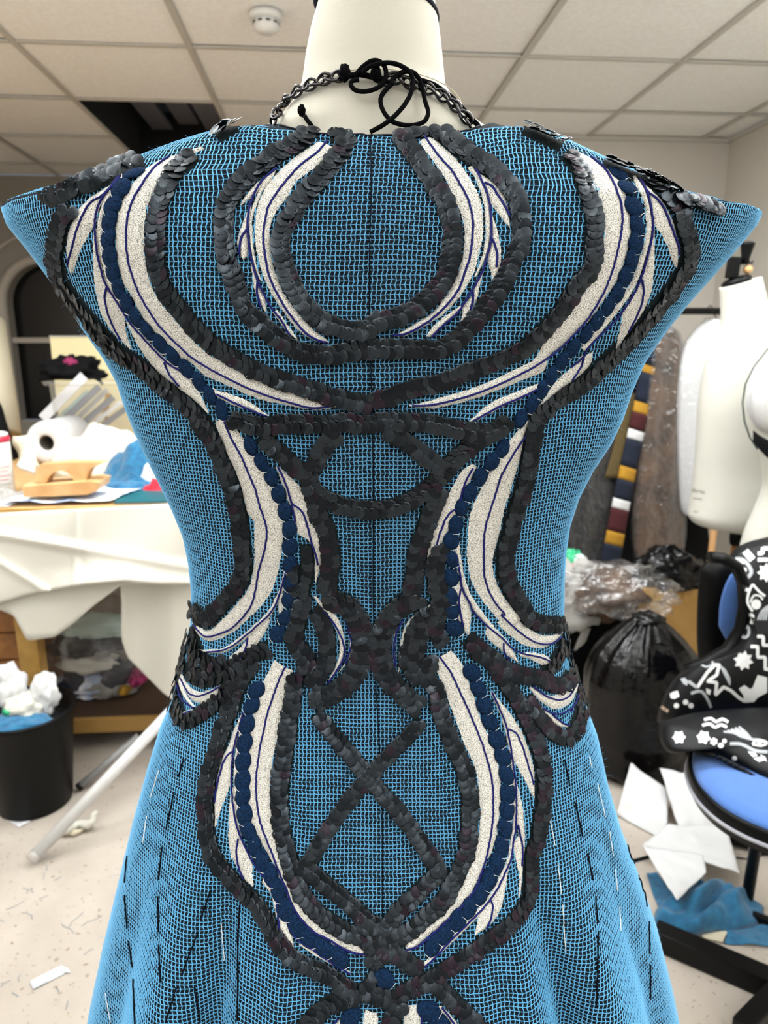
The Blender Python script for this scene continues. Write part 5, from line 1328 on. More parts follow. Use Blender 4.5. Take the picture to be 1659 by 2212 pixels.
# ------------------------------------------------------------------ embroidered bands (left edge, right edge)
BANDS = [
 # ring at the upper back, left half
 (c('A', (1060, 200), (860, 335), (700, 480), (580, 640), (520, 800), (503, 960), (505, 1100), (530, 1230), (570, 1380), (650, 1560), (760, 1720), (880, 1870), (1010, 1960), (1100, 1985), (1165, 1988)),
  c('A', (1210, 265), (1080, 400), (940, 500), (850, 580), (800, 680), (720, 780), (650, 910), (635, 1000), (640, 1150), (660, 1290), (710, 1430), (770, 1570), (860, 1690), (960, 1810), (1060, 1900), (1165, 1980))),
 (c('A', (690, 455), (580, 520), (490, 590), (410, 690), (375, 765)), c('A', (690, 460), (640, 545), (570, 600), (480, 695), (375, 765))),
 (c('A', (450, 780), (400, 900), (355, 1040), (345, 1130), (375, 1220), (400, 1245)), c('A', (475, 780), (460, 900), (440, 1000), (440, 1190), (400, 1248))),
 (c('A', (460, 1280), (480, 1400), (500, 1530), (545, 1640), (600, 1720)), c('A', (490, 1300), (530, 1440), (560, 1530), (600, 1620), (602, 1722))),
 (c('A', (660, 1720), (720, 1800), (790, 1900), (880, 1960)), c('A', (700, 1700), (780, 1810), (840, 1890), (884, 1962))),
 (c('A', (640, 520), (560, 600), (500, 720), (460, 850), (450, 980), (470, 1180), (500, 1320), (550, 1440)), c('A', (660, 530), (590, 610), (530, 730), (488, 860), (478, 980), (495, 1180), (520, 1310), (565, 1440))),
 # ring, right half
 (c('B', (520, 200), (600, 310), (690, 430), (770, 560), (830, 700), (890, 830), (920, 960), (925, 1090), (910, 1220), (870, 1350), (820, 1470), (740, 1600), (640, 1720), (480, 1820), (350, 1900), (290, 1928)),
  c('B', (640, 165), (700, 210), (830, 330), (920, 440), (1000, 570), (1060, 690), (1090, 830), (1095, 980), (1080, 1100), (1050, 1230), (1010, 1360), (950, 1480), (860, 1610), (720, 1750), (560, 1850), (400, 1930), (290, 1938))),
 (c('B', (960, 430), (1040, 570), (1090, 720), (1110, 860), (1115, 1000), (1105, 1130), (1070, 1260), (1010, 1400)), c('B', (1010, 430), (1085, 560), (1135, 700), (1155, 850), (1160, 1000), (1140, 1140), (1100, 1270), (1030, 1410))),
 (c('B', (1100, 600), (1160, 740), (1220, 830), (1290, 920), (1328, 970)), c('B', (1040, 470), (1160, 540), (1250, 620), (1300, 740), (1330, 870), (1332, 972))),
 (c('B', (1160, 880), (1170, 1050), (1140, 1170), (1130, 1260), (1160, 1360), (1168, 1440)), c('B', (1175, 860), (1220, 980), (1245, 1120), (1250, 1250), (1220, 1370), (1172, 1442))),
 (c('B', (1070, 1400), (1010, 1490), (1000, 1560), (910, 1670), (900, 1760), (868, 1850)), c('B', (1092, 1370), (1060, 1500), (1040, 1600), (980, 1720), (872, 1852))),
 (c('B', (890, 1660), (730, 1770), (640, 1850), (580, 1930)), c('B', (910, 1670), (780, 1800), (640, 1930), (585, 1936))),
 # left shoulder
 (c('C', (1440, 350), (1250, 400), (1080, 460), (960, 540), (870, 640), (800, 740), (740, 880), (710, 1020), (705, 1150), (720, 1290), (740, 1420), (790, 1560), (870, 1690), (940, 1830), (1020, 1930), (1130, 2060), (1250, 2190)) + c('E', (220, 150), (320, 240), (450, 300), (600, 370), (760, 430), (900, 460), (1050, 490), (1180, 500), (1320, 478)),
  c('C', (1500, 340), (1380, 410), (1240, 500), (1120, 620), (1050, 740), (990, 870), (970, 1000), (965, 1150), (970, 1300), (990, 1430), (1030, 1570), (1100, 1700), (1190, 1810), (1290, 1930), (1400, 2050)) + c('E', (330, 70), (480, 160), (640, 250), (800, 320), (950, 370), (1100, 420), (1250, 455), (1320, 470))),
 (c('C', (790, 590), (640, 680), (480, 780), (380, 880), (320, 1000), (280, 1130), (270, 1270), (290, 1400), (325, 1455)), c('C', (790, 610), (650, 760), (560, 880), (525, 1010), (450, 1140), (380, 1290), (328, 1457))),
 (c('C', (720, 660), (610, 800), (560, 950), (550, 1080), (570, 1250), (605, 1420), (645, 1540), (730, 1690), (810, 1810)), c('C', (770, 640), (660, 800), (600, 940), (592, 1080), (605, 1230), (640, 1400), (680, 1540), (760, 1690), (850, 1830))),
 (c('C', (520, 1050), (510, 1200), (510, 1400), (530, 1600), (570, 1780), (640, 1920), (740, 2040), (850, 2120)), c('C', (545, 1050), (570, 1280), (610, 1470), (700, 1650), (790, 1790), (800, 1930), (820, 2040), (855, 2125))),
 (c('K', (950, 530), (1000, 650), (1080, 780), (1190, 920), (1330, 1030), (1440, 1110), (1560, 1215)), c('K', (975, 530), (1080, 640), (1240, 810), (1400, 930), (1490, 1060), (1565, 1215))),
 (c('E', (340, 320), (450, 365), (560, 400), (670, 450), (750, 510), (800, 540)), c('E', (365, 360), (450, 425), (550, 470), (650, 500), (740, 535), (800, 544))),
 # right shoulder
 (c('D', (340, 380), (440, 480), (510, 580), (570, 700), (610, 830), (630, 960), (640, 1080), (620, 1220), (610, 1350), (560, 1470), (480, 1600), (380, 1740), (250, 1870), (120, 1990)) + c('F', (1230, 110), (1050, 210), (880, 290), (700, 360), (520, 410), (380, 450), (290, 463)),
  c('D', (390, 375), (520, 430), (680, 520), (770, 620), (820, 720), (850, 830), (870, 960), (880, 1050), (860, 1200), (820, 1340), (780, 1470), (700, 1600), (620, 1710), (520, 1860), (400, 1960), (280, 2080), (150, 2190)) + c('F', (1290, 210), (1150, 270), (980, 340), (800, 410), (620, 460), (450, 490), (290, 475))),
 (c('F', (1260, 300), (1130, 350), (1000, 400), (880, 460), (790, 540), (735, 582)), c('F', (1245, 350), (1120, 420), (1000, 470), (890, 530), (800, 580), (738, 588))),
 (c('D', (880, 600), (960, 740), (1005, 880), (1015, 1020), (1000, 1160), (960, 1310), (900, 1480), (830, 1610), (740, 1740), (620, 1900), (430, 2120)), c('D', (920, 600), (1010, 740), (1050, 880), (1065, 1020), (1045, 1170), (1000, 1330), (950, 1490), (880, 1630), (780, 1770), (650, 1930), (460, 2150))),
 (c('D', (1000, 720), (1060, 830), (1080, 1000), (1160, 1120), (1210, 1230), (1240, 1320), (1272, 1395)), c('D', (920, 615), (1050, 700), (1160, 800), (1220, 920), (1270, 1040), (1300, 1180), (1300, 1300), (1278, 1398))),
 (c('D', (1065, 1100), (1020, 1330), (970, 1480), (880, 1660), (810, 1780), (790, 1900), (755, 2050), (718, 2160)), c('D', (1080, 1040), (1090, 1200), (1090, 1330), (1080, 1480), (1060, 1620), (1000, 1770), (930, 1890), (840, 2000), (722, 2165))),
 (c('F', (1580, 90), (1480, 200), (1370, 300), (1280, 430), (1200, 540)), c('F', (1655, 60), (1640, 160), (1560, 250), (1430, 340), (1300, 450), (1205, 545))),
 # left waist
 (c('E', (400, 580), (430, 690), (480, 820), (540, 950), (590, 1080), (620, 1200), (650, 1290), (690, 1330), (690, 1450), (692, 1600), (680, 1720), (650, 1830), (560, 1950), (470, 2050)) + c('G', (360, 280), (290, 262), (243, 225)),
  c('E', (470, 570), (560, 650), (640, 760), (720, 880), (790, 1010), (840, 1140), (880, 1250), (905, 1370), (905, 1480), (890, 1600), (860, 1740), (820, 1850)) + c('G', (740, 100), (650, 190), (540, 290), (420, 350), (320, 352), (260, 292), (240, 228))),
 (c('E', (850, 920), (890, 1030), (940, 1170), (980, 1290), (1010, 1420), (1100, 1480), (1140, 1600), (1140, 1700), (1148, 1790)), c('E', (872, 920), (950, 990), (1050, 1100), (1110, 1200), (1150, 1320), (1190, 1460), (1195, 1600), (1172, 1720), (1152, 1792))),
 (c('E', (915, 1700), (880, 1830), (820, 1960), (740, 2060)) + c('G', (570, 340), (450, 415), (330, 425), (295, 422)), c('E', (945, 1690), (915, 1830), (860, 1960), (780, 2080)) + c('G', (610, 360), (470, 445), (350, 450), (297, 428))),
 (c('G', (800, 190), (720, 270), (640, 340), (580, 420), (510, 480), (500, 560)), c('G', (815, 195), (770, 300), (700, 400), (610, 500), (504, 562))),
 (c('G', (870, 0), (870, 110), (890, 205)), c('G', (928, 0), (912, 100), (896, 207))),
 (c('G', (150, 600), (200, 690), (280, 740), (370, 720), (450, 678)), c('G', (150, 650), (190, 750), (250, 815), (330, 825), (400, 785), (452, 705))),
 (c('G', (120, 560), (140, 700), (180, 790), (245, 860)), c('G', (132, 560), (156, 690), (200, 780), (250, 850))),
 (c('G', (165, 890), (240, 865)), c('G', (170, 912), (244, 888))),
 # right waist
 (c('F', (1150, 590), (1080, 680), (980, 800), (900, 950), (830, 1080), (780, 1180), (740, 1300), (725, 1430), (720, 1560), (730, 1680), (760, 1800), (820, 1900), (900, 2010), (980, 2100)) + c('H', (940, 220), (1040, 320), (1150, 390), (1270, 415), (1370, 372), (1420, 298)),
  c('F', (1190, 560), (1150, 700), (1120, 850), (1080, 980), (1040, 1110), (1000, 1240), (970, 1380), (940, 1500), (910, 1620), (920, 1730), (970, 1860), (1050, 1970), (1130, 2060)) + c('H', (1080, 180), (1170, 260), (1260, 310), (1340, 320), (1422, 288))),
 (c('F', (760, 900), (680, 960), (620, 1060), (560, 1170), (520, 1290), (470, 1400), (430, 1540), (420, 1690)), c('F', (795, 920), (740, 1040), (690, 1150), (650, 1260), (600, 1370), (530, 1500), (490, 1600), (424, 1690))),
 (c('F', (625, 1460), (640, 1620), (665, 1760), (700, 1880), (770, 2000), (860, 2110)) + c('H', (860, 320), (985, 440), (1100, 520)), c('F', (660, 1460), (680, 1620), (700, 1740), (740, 1860), (820, 1990), (900, 2090)) + c('H', (940, 270), (1030, 370), (1108, 528))),
 (c('F', (600, 1700), (620, 1900), (650, 2050), (720, 2178)), c('F', (660, 1700), (700, 1850), (748, 2000), (740, 2180))),
 (c('H', (1100, 450), (1200, 445), (1300, 465), (1355, 518)), c('H', (1110, 475), (1200, 500), (1280, 540), (1355, 528))),
 (c('H', (1180, 690), (1260, 740), (1350, 770), (1450, 740), (1510, 680), (1540, 610)), c('H', (1180, 715), (1240, 785), (1330, 855), (1400, 870), (1490, 820), (1540, 720), (1546, 612))),
 (c('H', (1270, 850), (1350, 915), (1430, 975), (1465, 998)), c('H', (1262, 880), (1340, 950), (1410, 1000), (1462, 1004))),
 # small curls at the spine
 (c('G', (1130, 20), (1200, 130), (1280, 240), (1320, 340), (1325, 450), (1290, 560), (1245, 645)), c('G', (1142, 20), (1230, 100), (1320, 200), (1360, 320), (1368, 420), (1340, 520), (1252, 652))),
 (c('G', (1330, 130), (1380, 230), (1400, 340), (1400, 430), (1360, 530), (1320, 590)), c('G', (1345, 130), (1400, 230), (1425, 340), (1420, 430), (1375, 530), (1324, 592))),
 (c('H', (440, 80), (340, 150), (270, 230), (232, 330), (218, 430), (216, 520), (200, 610)), c('H', (450, 95), (360, 170), (295, 250), (262, 340), (245, 430), (236, 520), (206, 612))),
 (c('H', (235, 210), (180, 300), (165, 420), (178, 540)), c('H', (245, 215), (196, 305), (182, 420), (186, 540))),
 # lower motif, left half
 (c('G', (840, 500), (790, 600), (740, 700), (700, 850), (660, 1000), (650, 1150), (640, 1300), (630, 1450), (640, 1600), (660, 1720), (700, 1800), (750, 1880), (810, 1980), (860, 2080)) + c('I', (790, 350), (850, 480), (880, 560), (940, 680), (1000, 780), (1090, 870), (1190, 930), (1300, 980), (1420, 1030), (1510, 1050)),
  c('G', (980, 580), (960, 680), (930, 810), (890, 960), (860, 1100), (830, 1240), (810, 1400), (810, 1560), (830, 1690), (860, 1800), (890, 1900), (930, 2010)) + c('I', (850, 260), (900, 390), (940, 520), (990, 630), (1060, 720), (1160, 800), (1260, 870), (1380, 930), (1480, 970), (1540, 985))),
 (c('G', (600, 930), (575, 1080), (550, 1200), (540, 1330), (540, 1460), (552, 1580), (580, 1710), (650, 1850)), c('G', (625, 930), (598, 1080), (578, 1200), (566, 1330), (566, 1460), (585, 1590), (615, 1710), (680, 1860))),
 (c('G', (600, 900), (540, 1020), (500, 1140), (440, 1260), (410, 1400), (395, 1520), (398, 1640), (402, 1740)), c('G', (610, 900), (570, 1080), (545, 1180), (520, 1330), (515, 1430), (480, 1520), (450, 1600), (406, 1742))),
 (c('G', (525, 1450), (510, 1560), (500, 1700), (500, 1850), (520, 1990)) + c('I', (440, 250), (510, 380), (560, 450), (620, 490)), c('G', (540, 1450), (545, 1550), (570, 1700), (600, 1830)) + c('I', (560, 200), (610, 310), (612, 400), (622, 492))),
 (c('I', (690, 470), (760, 560), (790, 680), (830, 830), (880, 900), (938, 980)), c('I', (710, 410), (780, 540), (815, 640), (850, 720), (910, 830), (944, 980))),
 (c('I', (980, 960), (1100, 1040), (1230, 1112), (1385, 1195)), c('I', (990, 935), (1110, 1015), (1240, 1088), (1390, 1175))),
 # lower motif, right half
 (c('H', (450, 500), (520, 640), (580, 800), (640, 960), (700, 1130), (770, 1280), (800, 1400), (810, 1530), (820, 1660), (810, 1800)) + c('J', (930, 110), (900, 230), (860, 350), (810, 470), (740, 590), (670, 680), (600, 760), (490, 830), (370, 930), (350, 965)),
  c('H', (600, 430), (680, 530), (730, 650), (780, 800), (830, 960), (890, 1080), (930, 1190), (960, 1320), (970, 1460), (968, 1600), (950, 1740)) + c('J', (1060, 150), (1000, 300), (930, 440), (860, 570), (750, 690), (640, 800), (530, 890), (440, 970), (370, 1030))),
 (c('H', (890, 740), (945, 860), (990, 980), (1020, 1110), (1040, 1240), (1056, 1380), (1066, 1500), (1066, 1650), (1055, 1780), (1030, 1910)) + c('J', (1160, 280), (1105, 400), (1050, 510), (980, 610), (880, 720), (770, 830), (650, 950), (490, 1110)), c('H', (910, 735), (970, 860), (1022, 980), (1050, 1110), (1068, 1240), (1082, 1380), (1094, 1500), (1094, 1650), (1085, 1780), (1065, 1910)) + c('J', (1195, 290), (1150, 410), (1095, 520), (1030, 620), (930, 735), (820, 850), (690, 975), (520, 1130))),
 (c('H', (960, 850), (1020, 1000), (1060, 1200), (1090, 1290), (1150, 1400), (1190, 1480), (1213, 1530)), c('H', (910, 740), (1000, 850), (1090, 970), (1150, 1090), (1190, 1200), (1220, 1330), (1222, 1450), (1217, 1532))),
 (c('H', (1072, 1400), (1085, 1550), (1090, 1700), (1100, 1800)) + c('J', (1210, 180), (1240, 330), (1256, 450), (1248, 580)), c('H', (1080, 1400), (1112, 1500), (1140, 1640), (1150, 1800)) + c('J', (1300, 150), (1290, 300), (1270, 450), (1252, 582))),
 (c('J', (1150, 390), (1080, 500), (1030, 590), (950, 690), (920, 800), (904, 880)), c('J', (1170, 350), (1150, 500), (1120, 650), (1060, 760), (990, 830), (908, 882))),
 # top of the next motif at the lower edge
 (c('J', (340, 1435), (335, 1520), (340, 1700)), c('J', (455, 1430), (470, 1520), (490, 1700))),
 (c('J', (590, 1440), (680, 1540), (780, 1680)), c('J', (640, 1440), (740, 1550), (850, 1690))),
 (c('I', (1510, 1470), (1490, 1560), (1490, 1700)), c('I', (1605, 1500), (1612, 1570), (1610, 1700))),
 (c('I', (1370, 1500), (1270, 1590), (1200, 1680)), c('I', (1400, 1540), (1320, 1610), (1260, 1700))),
]
for k, (Lp, Rp) in enumerate(BANDS): band(Lp, Rp, seed=k)

# ------------------------------------------------------------------ royal-blue stitched lines
LINES = [
 c('A', (1150, 205), (1060, 310), (900, 430), (790, 550), (690, 680), (620, 800), (590, 950), (580, 1080), (600, 1250), (640, 1420), (710, 1570), (790, 1700), (880, 1820), (980, 1920), (1090, 1975), (1150, 1985)),
 c('A', (700, 445), (580, 545), (510, 650), (460, 780), (440, 900), (440, 1000), (455, 1150), (480, 1280), (530, 1440), (600, 1590), (660, 1690), (740, 1790), (820, 1930)),
 c('A', (440, 985), (395, 1040), (370, 1120), (370, 1210)), c('A', (530, 1450), (525, 1530), (540, 1620), (560, 1680)),
 c('B', (570, 170), (640, 270), (720, 370), (810, 470), (890, 600), (950, 710), (985, 830), (1000, 960), (990, 1100), (970, 1240), (930, 1360), (880, 1500), (790, 1630), (680, 1740), (560, 1830), (400, 1910), (280, 1925)),
 c('B', (1020, 450), (1080, 560), (1130, 680), (1155, 820), (1160, 950), (1160, 1080), (1130, 1210), (1090, 1340), (1020, 1480), (940, 1610), (860, 1730), (740, 1830), (630, 1940)),
 c('B', (1100, 575), (1170, 610), (1230, 700), (1290, 790), (1330, 880)), c('B', (1165, 1060), (1200, 1130), (1215, 1220), (1210, 1320)), c('B', (1000, 1540), (1000, 1610), (980, 1700)),
 c('C', (1200, 430), (1080, 520), (980, 640), (890, 780), (840, 910), (820, 1050), (820, 1200), (840, 1350), (880, 1490), (940, 1640), (1020, 1780), (1110, 1910), (1220, 2030), (1340, 2140)) + c('E', (230, 100), (370, 190), (500, 260), (640, 330), (790, 390), (950, 440), (1100, 480), (1200, 480), (1290, 465)),
 c('C', (740, 620), (610, 765), (500, 830), (420, 960), (370, 1100), (330, 1250), (295, 1370)),
 c('C', (760, 610), (620, 770), (560, 880), (540, 1000), (545, 1150), (570, 1320), (610, 1470), (650, 1570), (720, 1680), (790, 1790), (870, 1910), (950, 2000), (1050, 2110)) + c('E', (0, 92), (70, 155), (150, 205), (220, 260)),
 c('C', (645, 1570), (630, 1650), (650, 1780), (690, 1890), (740, 1990), (770, 2040)), c('K', (1240, 830), (1280, 920), (1350, 1010)),
 c('E', (420, 380), (520, 430), (630, 480), (720, 520), (780, 540)),
 c('D', (510, 435), (640, 550), (720, 680), (770, 810), (790, 940), (780, 1080), (750, 1240), (700, 1420), (640, 1580), (560, 1730), (460, 1880), (350, 2000), (240, 2110)) + c('F', (1350, 80), (1200, 180), (1050, 260), (900, 330), (740, 390), (560, 440), (420, 465), (310, 465)),
 c('F', (1240, 340), (1100, 410), (960, 470), (850, 530), (760, 580)),
 c('D', (950, 640), (1010, 740), (1040, 860), (1060, 1000), (1050, 1140), (1010, 1300), (960, 1470), (900, 1610), (820, 1740), (720, 1870), (600, 1990), (480, 2110)) + c('F', (1580, 95), (1480, 180)),
 c('D', (1010, 735), (1090, 790), (1160, 880), (1210, 1000), (1250, 1110), (1290, 1210), (1295, 1280)), c('D', (960, 1500), (975, 1620), (950, 1740), (900, 1860), (840, 1970)), c('F', (1580, 90), (1560, 170), (1490, 280)),
 c('E', (470, 570), (520, 690), (600, 840), (660, 980), (710, 1100), (740, 1220), (780, 1330), (790, 1430), (770, 1560), (730, 1700), (710, 1830)) + c('G', (680, 80), (620, 170), (530, 260), (420, 310), (330, 320), (250, 235)),
 c('E', (870, 920), (920, 1020), (960, 1140), (980, 1220), (1000, 1330)), c('E', (980, 1200), (1050, 1250), (1090, 1360), (1120, 1480), (1150, 1570), (1170, 1650)),
 c('E', (940, 1680), (905, 1800)) + c('G', (880, 20), (830, 130), (740, 220), (640, 310), (540, 390), (450, 430), (350, 440)), c('G', (650, 330), (640, 400), (600, 470), (560, 500)),
 c('G', (155, 640), (210, 740), (280, 770), (370, 740), (440, 700)), c('G', (120, 600), (140, 740), (170, 800), (250, 860)), c('G', (175, 905), (235, 880)),
 c('F', (1150, 690), (1080, 790), (1010, 910), (960, 1010), (920, 1140), (880, 1260), (850, 1370), (840, 1480), (840, 1600), (840, 1710), (870, 1830), (920, 1930), (1000, 2030)) + c('H', (960, 150), (1040, 230), (1130, 310), (1230, 370), (1330, 380), (1410, 330)),
 c('F', (760, 930), (700, 1040), (670, 1150), (650, 1220)), c('F', (640, 1230), (580, 1270), (530, 1370), (490, 1500), (460, 1610)),
 c('F', (630, 1570), (660, 1700), (680, 1830), (740, 1950)) + c('H', (760, 130), (850, 230), (960, 320), (1050, 410), (1130, 450), (1260, 480), (1350, 520)), c('F', (670, 1830), (655, 1930), (670, 2030), (690, 2110)), c('H', (985, 370), (990, 440), (1030, 500)),
 c('H', (1200, 695), (1300, 770), (1400, 800), (1480, 760), (1530, 660)), c('H', (1270, 860), (1350, 900), (1420, 900), (1500, 850), (1540, 760)), c('H', (1350, 910), (1420, 970), (1470, 990)), c('H', (1480, 870), (1500, 885)),
 c('G', (1200, 120), (1280, 210), (1340, 320), (1365, 420), (1350, 500), (1300, 590), (1240, 670)), c('G', (1310, 100), (1370, 200), (1400, 300), (1420, 370), (1400, 440), (1370, 520)),
 c('H', (390, 130), (310, 220), (260, 330), (240, 440)), c('H', (240, 200), (190, 300), (175, 420), (185, 540)),
 c('G', (930, 545), (880, 650), (840, 760), (800, 880), (770, 1010), (740, 1150), (720, 1300), (710, 1450), (720, 1580), (740, 1700), (780, 1820), (830, 1940)) + c('I', (790, 270), (840, 400), (890, 520), (930, 640), (1000, 750), (1100, 850), (1220, 910), (1330, 980), (1430, 1020), (1520, 1030)),
 c('G', (615, 890), (590, 1000), (560, 1100), (540, 1200), (530, 1320), (530, 1450), (540, 1580), (560, 1700), (590, 1800)) + c('I', (590, 230), (660, 350), (740, 450), (800, 540), (815, 650), (825, 740), (835, 830)),
 c('G', (540, 1180), (490, 1220), (450, 1320), (420, 1450), (400, 1560)), c('G', (580, 1830), (565, 1930), (580, 2030), (620, 2130)), c('I', (900, 810), (980, 920), (1080, 980), (1190, 1060), (1300, 1130), (1390, 1185)),
 c('H', (510, 470), (600, 600), (660, 730), (720, 860), (780, 1000), (830, 1130), (870, 1260), (900, 1400), (910, 1550), (905, 1700)) + c('J', (1020, 110), (990, 270), (950, 390), (910, 500), (840, 600), (740, 710), (640, 800), (530, 900), (440, 970), (330, 1000)),
 c('H', (900, 740), (950, 850), (1000, 970), (1030, 1100), (1050, 1230), (1070, 1380), (1080, 1500), (1080, 1650), (1070, 1780)) + c('J', (1200, 150), (1180, 280), (1130, 400), (1080, 510), (1010, 610), (910, 720), (800, 830), (680, 950), (590, 1050), (500, 1130)),
 c('H', (1020, 1015), (1080, 1050), (1130, 1160), (1170, 1290), (1210, 1430)), c('J', (1240, 0), (1260, 100), (1275, 220), (1265, 330)), c('J', (1030, 600), (1045, 660), (1020, 760), (990, 830)),
 c('J', (480, 1530), (490, 1700)), c('J', (640, 1450), (740, 1580), (800, 1690)), c('I', (1290, 1540), (1220, 1640)),
]
for P_ in LINES: cord(P_)

# ------------------------------------------------------------------ navy chenille chains
PADS = [
 c('C', (930, 540), (830, 620), (740, 740), (680, 890), (660, 1030), (655, 1190), (680, 1370), (730, 1560), (820, 1720), (920, 1870), (1050, 2010)) + c('E', (60, 60), (170, 170), (270, 270), (350, 370), (430, 460), (470, 530)),
 c('D', (720, 530), (790, 620), (850, 720), (890, 840), (920, 980), (920, 1140), (880, 1320), (810, 1500), (730, 1660), (600, 1830), (480, 1980)) + c('F', (1500, 40), (1400, 160), (1310, 290), (1220, 430), (1110, 570)),
 c('E', (640, 720), (720, 850), (800, 960), (860, 1080), (910, 1220), (950, 1340), (960, 1470), (960, 1590), (960, 1720), (960, 1830)) + c('G', (945, 150), (890, 260), (850, 360)),
 c('F', (1010, 740), (940, 840), (860, 930), (780, 1050), (690, 1190), (640, 1330), (600, 1480), (600, 1640), (600, 1770), (595, 1920)) + c('H', (600, 60), (605, 180), (640, 300)),
 c('G', (730, 670), (690, 800), (650, 930), (630, 1070), (615, 1210), (610, 1350), (610, 1500), (620, 1630), (650, 1770)) + c('I', (590, 50), (640, 180), (700, 300), (770, 420), (830, 540), (880, 680), (980, 830), (1110, 930), (1230, 1010), (1370, 1100)),
 c('H', (730, 540), (795, 700), (840, 820), (880, 940), (930, 1070), (980, 1210), (1010, 1360), (1020, 1500), (1010, 1640)) + c('J', (1135, 50), (1105, 210), (1050, 360), (980, 490), (900, 610), (800, 720), (710, 820), (600, 930), (470, 1050)),
 c('J', (120, 1215), (200, 1225), (290, 1250)), c('J', (490, 1440), (560, 1500), (630, 1590), (690, 1690)), c('I', (1420, 1480), (1380, 1560), (1340, 1680)),
]
for k, P_ in enumerate(PADS): pads(P_, seed=k)

